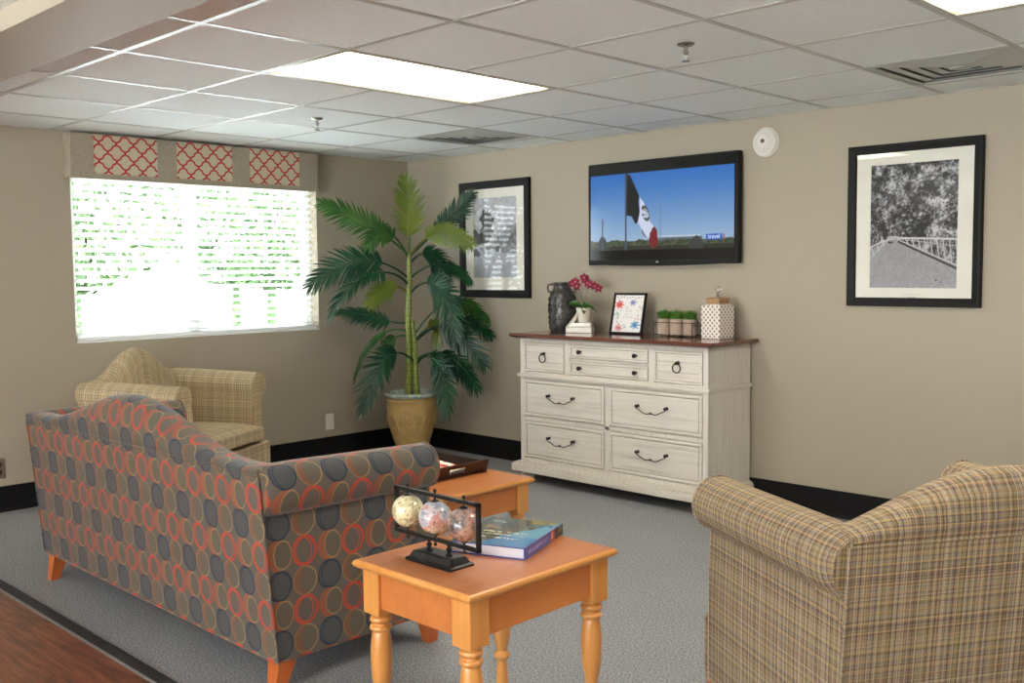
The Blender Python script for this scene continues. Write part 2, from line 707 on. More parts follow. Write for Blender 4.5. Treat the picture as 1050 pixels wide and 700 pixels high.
# left wall with window opening
WY0, WY1, WZ0, WZ1 = -2.632, -.866, .953, 2.06
mb = MB()
for (a, b_, z0, z1) in ((RY, WY0, 0, H + .1), (WY1, 0, 0, H + .1), (WY0, WY1, 0, WZ0), (WY0, WY1, WZ1, H + .1)):
    mb.box(-.18, a, z0, 0, b_, z1)
mb.build('wall_left', M['wall'], kind='structure')
MB().box(-.18, 0, 0, RX + .1, .12, H + .1).build('wall_back', M['wall'], kind='structure')
MB().box(RX, RY, 0, RX + .12, 0, H + .1).build('wall_right', M['wall'], kind='structure')
FX0, FX1, FZ0, FZ1 = 1.5, 7.0, .25, 2.10  # unseen opening in the front wall, added to let fill daylight in
mb = MB()
for (a, b_, z0, z1) in ((-.18, FX0, 0, H + .1), (FX1, RX + .12, 0, H + .1), (FX0, FX1, 0, FZ0), (FX0, FX1, FZ1, H + .1)):
    mb.box(a, RY - .12, z0, b_, RY, z1)
mb.build('wall_front', M['wall'], kind='structure')


def baseboard(name, pts_fn, a0, a1, plane):
    prof = [(0, 0), (.016, 0), (.012, .008), (.008, .02), (.007, .145), (.004, .149), (0, .149)]
    MB().prism([pts_fn(p) for p in prof], a0, a1, plane).build(name, M['baseboard'], kind='structure', smooth=True)


bb = MB()
prof = [(0, 0), (.018, 0), (.012, .008), (.008, .02), (.007, .145), (.004, .149), (0, .149)]
# prism on the xz plane runs along y ; on the yz plane along x
MB().prism([(p[0], p[1]) for p in prof], RY, 0, 'xz').build('baseboard_left', M['baseboard'], kind='structure')
MB().prism([(-p[0], p[1]) for p in prof], 0, RX, 'yz').build('baseboard_back', M['baseboard'], kind='structure')

# ceiling: tiles in a T-bar grid, hall ceiling beyond the beam
lights = [(1, 1), (1, -3), (1, -7)]        # (i0, j cell) troffers two tiles long ; j = right hand cell index
skip = set()
for (i0, j) in lights:
    skip |= {(i0, j), (i0 + 1, j)}
vents = [(4, 3), (4, -2)]
for vv in vents: skip.add(vv)


def cellx(j): return XG - TS * j, XG - TS * (j - 1)     # cell j spans grid line j .. j-1


def celly(i): return YG + TS * i, YG + TS * (i + 1)


mb = MB()
for j in range(-11, 6):
    x0, x1 = cellx(j)
    x0, x1 = max(0, x0), min(RX, x1)
    if x1 <= x0: continue
    for i in range(-1, 7):
        y0, y1 = celly(i)
        y0, y1 = max(BY0, y0), min(0, y1)
        if y1 <= y0 or (i, j) in skip: continue
        mb.quad([(x0, y0, H + .0015), (x0, y1, H + .0015), (x1, y1, H + .0015), (x1, y0, H + .0015)])
ceil = mb.build('ceiling', M['tile'], recalc=False, kind='structure')
MB().box(0, RY, H + .09, RX, 0, H + .12).build('roof_slab', M['white'], ceil)
mb = MB()
bw = .012
for j in range(-11, 6):
    x = XG - TS * j
    if 0 < x < RX: mb.box(x - bw, BY0, H - .001, x + bw, 0, H + .006)
for i in range(0, 7):
    y = YG + TS * i
    if y < 0:
        for j in range(-11, 6):
            a, b_ = cellx(j)
            a, b_ = max(0, a), min(RX, b_)
            if b_ > a and not ((i, j) in skip and (i - 1, j) in skip):
                mb.box(a, y - bw, H - .0006, b_, y + bw, H + .0062)
mb.box(0, -.02, H - .001, RX, 0, H + .006)
mb.box(0, BY0, H - .001, .02, 0, H + .006)
mb.build('ceiling_grid', M['tbar'], ceil)
MB().box(0, RY, H, RX, BY1, H + .05).build('ceiling', M['tile'], kind='structure')
MB().box(0, BY1, BZ, RX, BY0, H + .08).build('trim_2', M['beam'], kind='structure')


# ------------------------------------------------------------------ troffers
def m_lamp(name, strength, colr):
    m, nt, b = mat_base(name, (.02, .02, .02, 1), .4)
    b.inputs['Emission Color'].default_value = colr
    b.inputs['Emission Strength'].default_value = strength
    return m


def m_lens(strength):
    """prismatic troffer lens: two bright tubes show through, warmer and dimmer at its rim"""
    m, nt, b = mat_base('troffer_lens', rgb(240, 232, 205), .35)
    sp = nt.nodes.new('ShaderNodeSeparateXYZ')
    nt.links.new(coord(nt), sp.inputs[0])
    x = NX(nt, sp.outputs[0]).ab()
    y = NX(nt, sp.outputs[1]).ab()
    core = x.soft(.29, .20) * y.soft(.60, .50)
    c = mix(nt, core, (1.0, .74, .38, 1), (1, .96, .88, 1))
    nt.links.new(c, b.inputs['Emission Color'])
    nt.links.new((core * (strength * .75) + strength * .12).s, b.inputs['Emission Strength'])
    return m


M['lens'] = m_lens(LAMP)


def troffer(cx, cy, label):
    r = empty('ceiling_light', (cx, cy, H), 0, label, 'ceiling light')
    hx, hy = TS / 2 - .003, TS - .003
    f = MB()
    for (x0, y0, x1, y1) in ((-hx, -hy, -hx + .022, hy), (hx - .022, -hy, hx, hy), (-hx, -hy, hx, -hy + .022), (-hx, hy - .022, hx, hy)):
        f.box(x0, y0, .0, x1, y1, .03)
    f.box(-hx, -hy, .06, hx, hy, .075)
    f.build('frame', M['tbar'], r)
    MB().box(-hx + .02, -hy + .02, .008, hx - .02, hy - .02, .012).build('lens', M['lens'], r)
    return r


for (i0, j), lab in zip(lights, ('bright white ceiling light panel left of centre, nearer the window',
                                 'yellowish ceiling light panel cut by the top right edge of the frame', None)):
    x0, x1 = cellx(j)
    troffer((x0 + x1) / 2, YG + TS * (i0 + 1), lab or 'ceiling light panel out of view to the right')


# unseen light panels added behind the camera to fill the room
def fill_light(x, y):
    r = empty('ceiling_light', (x, y, H), 0, 'added fill light panel behind the viewpoint', 'ceiling light', 'added fill lights behind the viewpoint')
    MB().box(-.31, -.61, -.012, .31, .61, 0).build('frame', M['tbar'], r, bevel=.003)
    MB().box(-.28, -.58, -.016, .28, .58, -.0125).build('lens', M['lens_fill'], r)


M['lens_fill'] = m_lamp('fill_lens', LAMP_FILL, (1, .96, .9, 1))
for (x, y) in ((5.2, -6.6), (7.9, -5.6)):
    fill_light(x, y)

# ------------------------------------------------------------------ air vents
M['vent'] = mat_base('vent_metal', rgb(190, 192, 188), .4, metal=.2)[0]
M['duct'] = mat_base('duct_dark', rgb(96, 98, 96), .7)[0]


def vent(i, j, label):
    x0, x1 = cellx(j)
    y0, y1 = celly(i)
    r = empty('ceiling_vent', ((x0 + x1) / 2, (y0 + y1) / 2, H), 0, label, 'air vent')
    h = TS / 2 - .004
    MB().box(-h, -h, .016, h, h, .02).build('backing', M['duct'], r)
    f = MB()
    for (a, b_, c, d) in ((-h, -h, -h + .035, h), (h - .035, -h, h, h), (-h + .035, -h, h - .035, -h + .035), (-h + .035, h - .035, h - .035, h)):
        f.box(a, b_, -.001, c, d, .004)
    f.build('frame', M['vent'], r)
    for k in range(4):
        o = h - .045 - k * .062
        i_ = o - .057
        mb = MB()
        rows = []
        for (s, z) in ((o, .0095), (o - .002, .0075), (i_, -.0005), (i_ - .003, -.0005), (i_ - .003, .0008), (o - .004, .0092), (o - .002, .0105)):
            rows.append([(-s, -s, z), (s, -s, z), (s, s, z), (-s, s, z)])
        mb.grid(rows, closed=True)
        mb.build('louvre', M['vent'], r)
    MB().box(-.035, -.035, -.003, .035, .035, .002).build('centre_plate', M['vent'], r, bevel=.004)


vent(4, 3, 'square grey louvred air vent above the corner palm')
vent(4, -2, 'square grey louvred air vent above the right hand framed picture')

# ------------------------------------------------------------------ sprinklers
M['chrome'] = mat_base('chrome', rgb(170, 165, 158), .25, metal=1)[0]


def sprinkler(x, y, s, label):
    r = empty('fire_sprinkler', (x, y, H), 0, label, 'sprinkler')
    MB().lathe([(.034 * s, 0), (.034 * s, -.003), (.026 * s, -.009 * s), (.012 * s, -.011 * s)], 24).build('escutcheon', M['chrome'], r, smooth=True)
    MB().lathe([(.009 * s, -.008 * s), (.009 * s, -.028 * s), (.013 * s, -.03 * s), (.013 * s, -.038 * s), (.006 * s, -.042 * s)], 16).build('body', M['chrome'], r, smooth=True)
    a = MB()
    for sx in (-1, 1):
        a.tube([(sx * .008 * s, 0, -.036 * s), (sx * .013 * s, 0, -.05 * s), (sx * .004 * s, 0, -.064 * s)], .0022 * s, 6)
    a.build('yoke', M['chrome'], r)
    MB().lathe([(.016 * s, -.064 * s), (.017 * s, -.067 * s), (.002, -.068 * s)], 16).build('deflector', M['chrome'], r, smooth=True)


sprinkler(1.43, -1.84, 1.0, 'small chrome ceiling sprinkler nearer the window')
sprinkler(3.90, -1.87, 1.0, 'chrome ceiling sprinkler above the dresser side of the room')

# ------------------------------------------------------------------ window
M['vinyl'] = mat_base('white_vinyl', rgb(236, 238, 236), .4)[0]
win = empty('window_1', (0, 0, 0), kind='structure')
f = MB()
x0, x1 = -.15, -.09
t = .05
f.box(x0, WY0, WZ0, x1, WY0 + t, WZ1).box(x0, WY1 - t, WZ0, x1, WY1, WZ1)
f.box(x0, WY0, WZ0, x1, WY1, WZ0 + t).box(x0, WY0, WZ1 - t, x1, WY1, WZ1)
ym = -1.80
f.box(x0, ym - .04, WZ0, x1, ym + .04, WZ1)
f.build('window_frame', M['vinyl'], win, bevel=.004)
for (a, b_) in ((WY0 + t, ym - .04), (ym + .04, WY1 - t)):
    MB().quad([(-.123, a, WZ0 + t), (-.123, b_, WZ0 + t), (-.123, b_, WZ1 - t), (-.123, a, WZ1 - t)]).build('window_pane', M['glass'], win)
MB().box(-.10, WY0, WZ0 - .0, .0, WY1, WZ0 + .008).build('window_sill', M['vinyl'], win)

w2 = empty('fill_window', (0, 0, 0), kind='structure')  # unseen window added behind the camera to brighten the room
f = MB()
for k in range(6):
    xx = FX0 + (FX1 - FX0) * k / 5
    f.box(xx - .035, RY - .10, FZ0, xx + .035, RY - .04, FZ1)
f.box(FX0, RY - .10, FZ0, FX1, RY - .04, FZ0 + .06).box(FX0, RY - .10, FZ1 - .06, FX1, RY - .04, FZ1)
f.build('window_frame', M['vinyl'], w2)
# outdoors seen between the slats
M['ground'] = m_noise('pale_concrete', rgb(208, 210, 210), rgb(220, 222, 222), 1, .9)
M['ground_yard'] = m_noise('grey_paving', rgb(146, 148, 148), rgb(160, 162, 162), 1, .9)
MB().box(-40, -40, -.5, -.2, 25, -.4).build('ground', M['ground_yard'], kind='structure')
MB().box(-.2, -40, -.5, 40, RY - .13, -.4).build('ground', M['ground'], kind='structure')  # unseen ground off the added window, reflects daylight up into the room
m, nt, b = mat_base('hedge_leaf', rgb(70, 110, 50), .6)
f = noise(nt, coord(nt), 3, 4)
nt.links.new(ramp(nt, f, [(.3, rgb(30, 56, 22)), (.7, rgb(70, 100, 48))]), b.inputs['Base Color'])
M['hedge'] = m


def hedge(x, y, s, hgt, label):
    R = random.Random(int(x * 31 + y * 7))
    r = empty('leafy_tree', (x, y, -.4), 0, label, 'tree', 'trees outside the window')
    mb = MB()
    for k in range(1500):
        a, u = R.random() * 6.283, R.random() ** .5
        z = R.random()
        rad = s * u * math.sqrt(max(.05, 1 - (2 * z - 1) ** 2))
        p = Vector((rad * math.cos(a), rad * math.sin(a), 1.5 + z * (hgt - 1.5)))
        d = Vector((R.uniform(-1, 1), R.uniform(-1, 1), R.uniform(-1, 1))).normalized() * .12
        e = d.cross(Vector((R.random(), R.random(), R.random()))).normalized() * .07
        mb.quad([p - d, p + e, p + d, p - e])
    mb.build('foliage', M['hedge'], r, recalc=False)
    MB().tube([(0, 0, 0), (.05, 0, hgt * .3), (0, .04, hgt * .7)], [.12, .09, .04]).build('trunk', M['hedge'], r)


for k, (x, y, s, hg) in enumerate(((-9, 1.0, 1.7, 4.6), (-10, 5.0, 1.9, 4.2), (-9.5, -2.6, 1.6, 3.9), (-11, 9.4, 2.0, 4.8), (-15, 7.2, 2.4, 5.0), (-15.5, 2.2, 2.3, 4.6), (-16, 12.3, 2.4, 5.2))):
    hedge(x, y, s, hg, 'blurred green tree outside, seen between the blind slats')

# ------------------------------------------------------------------ blind
m, nt, b = mat_base('blind_slat', rgb(240, 240, 236), .45)
trl = nt.nodes.new('ShaderNodeBsdfTranslucent')
trl.inputs[0].default_value = (.85, .87, .85, 1)
mx = nt.nodes.new('ShaderNodeMixShader')
mx.inputs[0].default_value = .35
nt.links.new(b.outputs[0], mx.inputs[1])
nt.links.new(trl.outputs[0], mx.inputs[2])
nt.links.new(mx.outputs[0], nt.nodes['Material Output'].inputs[0])
M['slat'] = m
M['cord'] = mat_base('blind_cord', rgb(225, 225, 215), .7)[0]
bl = empty('window_blind', (-.036, -1.749, .972), 0, 'white horizontal slatted blind hanging over the bright window', 'blind')
by0, by1 = -.872, .872
mb = MB()
SA = math.radians(24)
for k in range(22):
    z = .032 + k * .0472
    dx, dz = .025 * math.cos(SA), .025 * math.sin(SA)
    rows = []
    for (tt, bow) in ((-1, 0), (-.5, .0022), (0, .003), (.5, .0022), (1, 0)):
        rows.append([(tt * dx, by0, z - tt * dz * -1 + bow), (tt * dx, by1, z - tt * dz * -1 + bow)])
    mb.grid(rows)
    rows2 = [[(p[0], p[1], p[2] - .0028) for p in r] for r in rows]
    mb.grid(rows2)
mb.build('slats', M['slat'], bl, recalc=False, smooth=True)
MB().box(-.024, by0, -.008, .024, by1, .012).build('bottom_rail', M['vinyl'], bl, bevel=.003)
MB().box(-.028, by0, 1.042, .028, by1, 1.085).build('headrail', M['vinyl'], bl, bevel=.002)
cd = MB()
for y in (-.72, -.30, .16, .62):
    for x in (-.025, .0255):
        cd.tube([(x, y, 0), (x, y, 1.05)], .0012, 5)
cd.build('ladder_cords', M['cord'], bl)
cd = MB()
cd.tube([(.034, -.80, 1.05), (.036, -.80, .62)], .0015, 6).tube([(.034, -.775, 1.05), (.036, -.775, .50)], .0015, 6)
cd.build('pull_cords', M['cord'], bl)
for (y, z) in ((-.80, .60), (-.775, .48)):
    MB().lathe([(.002, z + .025), (.006, z + .01), (.007, z - .008), (.002, z - .014)], 10, c=(.036, y)).build('cord_tassel', M['iron'], bl, smooth=True)

# ------------------------------------------------------------------ valance
M['linen'] = m_noise('grey_linen', rgb(168, 158, 138), rgb(148, 138, 120), 90, .9, bstr=.3, bscale=300)
m, nt, b = mat_base('trellis_fabric', rgb(200, 190, 170), .85, spec=.15)
sp = nt.nodes.new('ShaderNodeSeparateXYZ')
nt.links.new(coord(nt), sp.inputs[0])
y, z = NX(nt, sp.outputs[1]), NX(nt, sp.outputs[2])
a, c2 = (y + z) / .108 + 20, (y - z) / .108 + 20
wv = ((y - z) / .108 * 12.566).sin() * .035
wv2 = ((y + z) / .108 * 12.566).sin() * .035
l1 = ((a + wv).fr() - .5).ab().soft(.085, .06)
l2 = ((c2 + wv2).fr() - .5).ab().soft(.085, .06)
cc = mix(nt, l1.mx(l2), rgb(196, 184, 160), rgb(184, 58, 58))
nt.links.new(cc, b.inputs['Base Color'])
M['trellis'] = m
va = empty('window_valance', (0, -1.795, 1.945), 0, 'grey linen box valance with three red trellis panels above the blind', 'valance')
f = MB()
hw = .872
f.box(.098, -hw, 0, .108, hw, .268)
f.box(.002, -hw, 0, .098, -hw + .01, .268).box(.002, hw - .01, 0, .098, hw, .268)
f.box(.002, -hw + .01, .255, .098, hw - .01, .268)
f.build('valance_board', M['linen'], va, bevel=.003)
for (a, b_) in ((-2.527, -2.127), (-1.997, -1.604), (-1.472, -1.078)):
    MB().box(.108, a + 1.795, .032, .1135, b_ + 1.795, .266).build('trellis_panel', M['trellis'], va, bevel=.002)
MB().tube([(.110, -hw, .003), (.110, hw, .003)], .0035, 6).build('piping', M['linen'], va)

# ------------------------------------------------------------------ wall outlets
M['steel'] = mat_base('brushed_steel', rgb(150, 140, 126), .35, metal=.8)[0]
M['brown_plastic'] = mat_base('brown_plastic', rgb(84, 44, 34), .4)[0]
r = empty('wall_plate', (0, -.793, .262), 0, 'blank white wall plate low beside the palm', 'wall plate')
MB().box(.0, -.037, -.06, .006, .037, .06).build('plate', M['white'], r, bevel=.003)
for z in (-.042, .042): MB().lathe([(.003, 0), (.003, .001)], 10, axis=(Matrix.Rotation(math.pi / 2, 3, 'Y'), (.006, 0, z))).build('screw', M['white'], r)
r = empty('electrical_outlet', (0, -3.105, .255), 0, 'steel electrical outlet low on the wall at the left edge', 'outlet')
MB().box(.0, -.037, -.06, .005, .037, .06).build('cover_plate', M['steel'], r, bevel=.002)
for z in (-.022, .022):
    MB().lathe([(.0165, 0), (.0165, .002), (.015, .003)], 20, axis=(Matrix.Rotation(math.pi / 2, 3, 'Y'), (.005, 0, z))).build('socket', M['brown_plastic'], r, smooth=True)

# ------------------------------------------------------------------ smoke detector
r = empty('smoke_alarm', (3.167, 0, 2.082), 0, 'round white smoke alarm on the wall between television and framed picture', 'smoke alarm')
RX90 = Matrix.Rotation(math.pi / 2, 3, 'X')
MB().lathe([(.083, 0), (.083, .008), (.078, .013)], 40, axis=(RX90, (0, 0, 0))).build('mounting_ring', M['white'], r, smooth=True)
MB().lathe([(.075, .010), (.073, .026), (.060, .036), (.056, .033), (.052, .036), (.040, .042), (.036, .039), (.032, .043), (.004, .047)], 40, axis=(RX90, (0, 0, 0))).build('cover', M['white'], r, smooth=True)
MB().lathe([(.012, .044), (.012, .049), (.009, .051)], 20, axis=(RX90, (.0, 0, .004))).build('sensor_button', M['duct'], r, smooth=True)
s = MB()
for k in range(18):
    a = k / 18 * 6.283
    s.box(.046 * math.cos(a) - .0025, -.0415, .046 * math.sin(a) - .0025, .046 * math.cos(a) + .0025, -.036, .046 * math.sin(a) + .0025)
s.build('grille', M['vent'], r)


# ------------------------------------------------------------------ framed pictures
def art_bridge(U, V):
    g = fbm(U * .75, V, 16, 6, 3) * .6 + fbm(U * .75, V, 70, 3, 33) * .4
    g2 = fbm(U * .75, V, 7, 3, 5)
    L = np.clip((g - .5) * 2.4 + .38 + (g2 - .5) * .5, .08, .80)
    C = np.stack([L, L, L * 1.02], -1)
    road = [(-.01, .30), (.17, .385), (.23, .40), (.33, .40), (1.01, .17), (1.01, -.01), (-.01, -.01)]
    rd = inpoly(U, V, road)
    t = .58 + .12 * (fbm(U, V, 50, 3, 8) - .5) + .1 * (.4 - V)
    C = np.where(rd[..., None], np.stack([t, t, t * 1.02], -1), C)
    C = put(C, inpoly(U, V, [(.13, .42), (.33, .42), (.33, .40), (.13, .37)]), (206, 206, 206), .75)
    # bridge railings
    for (a, b_, wd, cl) in (((.33, .405), (1.0, .385), .008, 220), ((.33, .39), (1.0, .18), .006, 196), ((.33, .398), (1.0, .33), .004, 170),
                            ((.0, .33), (.2, .40), .006, 210), ((.0, .24), (.2, .385), .005, 190)):
        C = put(C, seg(U, V * 1.0, a, b_) < wd, (cl,) * 3, .9)
    for k in range(9):
        x = .42 + k * .07
        zt, zb = .405 - (x - .33) * .03, .385 - (x - .33) * .31
        C = put(C, seg(U, V, (x, zt), (x + .03, zb)) < .006, (205,) * 3, .85)
        C = put(C, seg(U, V, (x + .05, zt), (x + .0, zb)) < .0045, (190,) * 3, .7)
    for k in range(3):
        x = .02 + k * .06
        C = put(C, seg(U, V, (x, .34 + x * .3), (x + .03, .25 + x * .7)) < .006, (200,) * 3, .8)
    C = put(C, seg(U, V, (.34, .375), (1.0, .155)) < .01, (40, 40, 42), .85)
    C = put(C, (np.hypot((U - .18) / .03, (V - .44) / .05) < 1), (25, 25, 25), .9)
    C = put(C, (np.hypot((U - .245) / .03, (V - .372) / .012) < 1), (55, 55, 57), .9)
    C = put(C, (np.hypot((U - .245) / .02, (V - .386) / .008) < 1), (150, 150, 150), .9)
    C = put(C, (np.hypot((U - .80) / .05, (V - .055) / .02) < 1) & (fbm(U, V, 60, 2, 4) > .5), (70, 70, 72), .8)
    return C


def art_snow(U, V):
    g = fbm(U * .75, V, 22, 5, 13)
    t = .62 + .16 * V + .2 * (fbm(U, V, 5, 4, 2) - .5)
    C = np.stack([t, t, t * 1.02], -1)
    C = put(C, inpoly(U, V, [(-.01, .0), (-.01, .34), (.4, .40), (1.01, .30), (1.01, -.01)]), (176, 180, 186), .8)
    hill = inpoly(U, V, [(1.01, .68), (.8, .62), (.55, .50), (.3, .42), (.3, .34), (1.01, .30)])
    C = put(C, hill, (104, 108, 110), .8)
    trees = (np.hypot((U - .32) / .16, (V - .66) / .22) + (g - .5) * 1.4 < .95) | inpoly(U, V + (g - .5) * .12, [(-.01, .62), (.12, .58), (.3, .55), (.38, .44), (-.01, .40)])
    C = put(C, trees, (58, 60, 60), .85)
    C = C + ((g - .5) * .55)[..., None] * np.where(V[..., None] > .3, 1, .4)
    C = put(C, seg(U, V, (.0, .38), (.4, .43)) < .02, (214, 216, 218), .8)
    C = put(C, (np.hypot((U - .06) / .12, (V - .31) / .05) + (g - .5) < 1), (74, 76, 78), .8)
    C = put(C, (V > .85), (168, 170, 174), .5)
    return C


def framed_picture(x0, x1, z0, z1, mw, fw, art, label, caption):
    cx, cz = (x0 + x1) / 2, (z0 + z1) / 2
    r = empty('framed_picture', (cx, 0, cz), 0, label, 'framed picture')
    hx, hz = (x1 - x0) / 2, (z1 - z0) / 2
    # moulded frame: mitred loft of a profile around the rectangle
    mb = MB()
    prof = [(0, -.003), (0, -.026), (.004, -.031), (fw * .35, -.033), (fw * .75, -.027), (fw - .004, -.024), (fw, -.018), (fw, -.003)]
    rows = []
    for (d, y) in prof:
        rows.append([(-hx + d, y, -hz + d), (hx - d, y, -hz + d), (hx - d, y, hz - d), (-hx + d, y, hz - d)])
    mb.grid(rows, closed=True)
    mb.build('frame', M['black'], r, smooth=True, angle=25)
    MB().box(-hx + .01, -.008, -hz + .01, hx - .01, -.002, hz - .01).build('backing_board', M['mat_board'], r)
    px, pz0, pz1 = mw[0], mw[1], mw[2]
    ix, iz = hx - fw, hz - fw
    # mat: ring with window
    mb = MB()
    o = [(-ix - .004, -.012, -iz - .004), (ix + .004, -.012, -iz - .004), (ix + .004, -.012, iz + .004), (-ix - .004, -.012, iz + .004)]
    i_ = [(-px, -.012, pz0), (px, -.012, pz0), (px, -.012, pz1), (-px, -.012, pz1)]
    b_ = [(-px + .002, -.0102, pz0 + .002), (px - .002, -.0102, pz0 + .002), (px - .002, -.0102, pz1 - .002), (-px + .002, -.0102, pz1 - .002)]
    mb.grid([o, i_, b_], closed=True)
    mb.build('mat_board', M['mat_board'], r, recalc=False)
    nx = 230
    ny = int(nx * (pz1 - pz0) / (2 * px))
    painted('photo_print', art, nx, ny, lambda u, v: (-px + 2 * px * u, -.0098, pz0 + (pz1 - pz0) * v), M['print'], r)
    if caption:
        c = MB()
        c.box(-.045, -.0125, pz0 - .062, .045, -.0121, pz0 - .0605).box(-.045, -.0125, pz0 - .032, .045, -.0121, pz0 - .0305)
        for k in range(9):
            c.box(-.022 + k * .005, -.0126, pz0 - .050 - (k % 2) * .001, -.019 + k * .005, -.0121, pz0 - .045 + (k % 3) * .001)
        c.build('caption', M['caption'], r)
    MB().quad([(-ix, -.015, -iz), (ix, -.015, -iz), (ix, -.015, iz), (-ix, -.015, iz)]).build('glass', M['glass'], r)
    return r


M['caption'] = mat_base('pencil_grey', rgb(170, 166, 156), .8)[0]
framed_picture(3.668, 4.357, 1.166, 2.004, (.225, -.325, .315), .045, art_bridge,
               'large black framed photograph of a wooded bridge road, right of the television', True)
framed_picture(.62, 1.333, 1.176, 2.018, (.222, -.279, .302), .055, art_snow,
               'black framed photograph of a snowy hillside with blind reflections, beside the palm', False)


# ------------------------------------------------------------------ television
def art_tv(U, V):
    # V: 0 bottom .. 1 top ; U left..right
    top, bot = np.array((44, 108, 190)), np.array((150, 178, 208))
    t = np.clip((1 - V) / .85, 0, 1)[..., None]
    C = (top * (1 - t) + bot * t) / 255.
    hz = .125 + .02 * (fbm(U, V * 0, 30, 3, 3) - .5) * 2
    C = put(C, (V < .17) & (U > .5) & (U < .78), (206, 214, 226), .8)
    C = put(C, (V < .155) & (U > .5) & (U < .80), (70, 82, 100), .8)
    C = put(C, V < hz, (50, 62, 44))
    C = put(C, (V < hz) & (fbm(U, V, 60, 2, 9) > .55), (92, 100, 72), .7)
    C = put(C, (V < .05), (30, 34, 24), .8)
    for (x, h_, wd) in ((.09, .19, .038), (.76, .16, .045)):
        C = put(C, (V < h_ * (1 - ((U - x) / wd) ** 2 * .6)) & (abs(U - x) < wd), (52, 58, 56))
    C = put(C, (abs(U - .09) < .0035) & (V < .42), (70, 84, 100))
    C = put(C, (abs(U - .093) < .007) & (V > .30) & (V < .42), (84, 96, 110), .6)
    C = put(C, (abs(U - .266) < .005), (66, 78, 96))
    C = put(C, (abs(U - .265) < .0015), (150, 160, 172))
    C = put(C, (abs(U - .515) < .003) & (V < .72) & (V > .1), (108, 130, 160), .6)
    green = [(.272, 1.0), (.30, .97), (.33, .85), (.365, .70), (.36, .62), (.37, .50), (.355, .36), (.335, .34), (.31, .44), (.272, .45)]
    white = [(.37, .68), (.40, .60), (.43, .48), (.44, .36), (.475, .28), (.455, .10), (.43, .16), (.405, .19), (.385, .26), (.355, .36), (.37, .48)]
    red = [(.475, .30), (.492, .24), (.498, .12), (.492, .03), (.45, .02), (.435, .10), (.44, .2), (.458, .27)]
    C = put(C, inpoly(U, V, white), (206, 214, 236))
    C = put(C, inpoly(U, V, green), (22, 26, 26))
    C = put(C, inpoly(U, V, red), (116, 20, 26))
    C = put(C, inpoly(U, V, [(.385, .27), (.392, .24), (.415, .16), (.40, .18), (.388, .21)]), (70, 28, 44))
    e = np.hypot((U - .41 - (V - .47) * -.12) / .026, (V - .47) / .10)
    C = put(C, (abs(e - .85) < .2) & (fbm(U, V, 45, 2, 6) > .42), (56, 62, 56), .9)
    C = put(C, (e < .6) & (fbm(U, V, 60, 2, 16) > .5), (90, 92, 80), .7)
    return C


tv = empty('television', (2.464, -.03, 1.40), 0, 'flat black wall mounted television showing a waving flag against blue sky', 'television')
TW = .56
MB().box(-TW, -.035, 0, TW, .012, .648).build('casing', M['black'], tv, bevel=.006)
MB().box(-.2, .012, .15, .2, .03, .5).build('wall_bracket', M['iron'], tv)
MB().box(-TW + .018, -.0365, .03, TW - .018, -.034, .636).build('screen_glass', M['tvglass'], tv)
pz0, pz1 = .092, .572
painted('screen_picture', art_tv, 240, 108, lambda u, v: (-TW + .024 + (2 * TW - .048) * u, -.0375, pz0 + (pz1 - pz0) * v), M['screen'], tv)
MB().prism([(-TW + .01, 0.003), (-TW * .5, -.006), (0, -.009), (TW * .5, -.006), (TW - .01, .003)], -.034, -.028, 'xz').build('bottom_lip', M['black'], tv)


def text_obj(name, s, size, mat, parent, loc, rot, extr=.0004, shear=0, align='CENTER'):
    cu = bpy.data.curves.new(name, 'FONT')
    cu.body = s
    cu.size = size
    cu.extrude = extr
    cu.shear = shear
    cu.align_x = align
    cu.align_y = 'CENTER'
    cu.resolution_u = 4
    tmp = bpy.data.objects.new(name + '_tmp', cu)
    col.objects.link(tmp)
    dg = bpy.context.evaluated_depsgraph_get()
    me = bpy.data.meshes.new_from_object(tmp.evaluated_get(dg))
    bpy.data.objects.remove(tmp)
    o = bpy.data.objects.new(name, me)
    me.materials.clear()
    me.materials.append(mat)
    col.objects.link(o)
    o.parent = parent
    o.location = loc
    o.rotation_euler = rot
    return o


M['tvblue'] = m_lamp('screen_blue', .9, rgb(28, 84, 178))
M['tvwhite'] = m_lamp('screen_white', .9, rgb(214, 232, 255))
M['tvred'] = m_lamp('screen_red', .7, rgb(190, 70, 84))
MB().prism([(.345, .142), (.345, .172), (.352, .176), (.452, .176), (.462, .159), (.452, .142)], -.0385, -.0378, 'xz').build('screen_banner', M['tvblue'], tv)
MB().prism([(.458, .176), (.466, .176), (.477, .159), (.466, .142), (.458, .142), (.468, .159)], -.0385, -.0378, 'xz').build('banner_chevron', M['tvred'], tv)
text_obj('banner_text', 'travel', .036, M['tvwhite'], tv, (.402, -.039, .160), (math.pi / 2, 0, 0))
MB().box(.0 - .016, -.0375, .012, -.0, -.036, .019).build('maker_mark', M['mat_board'], tv, bevel=.001)


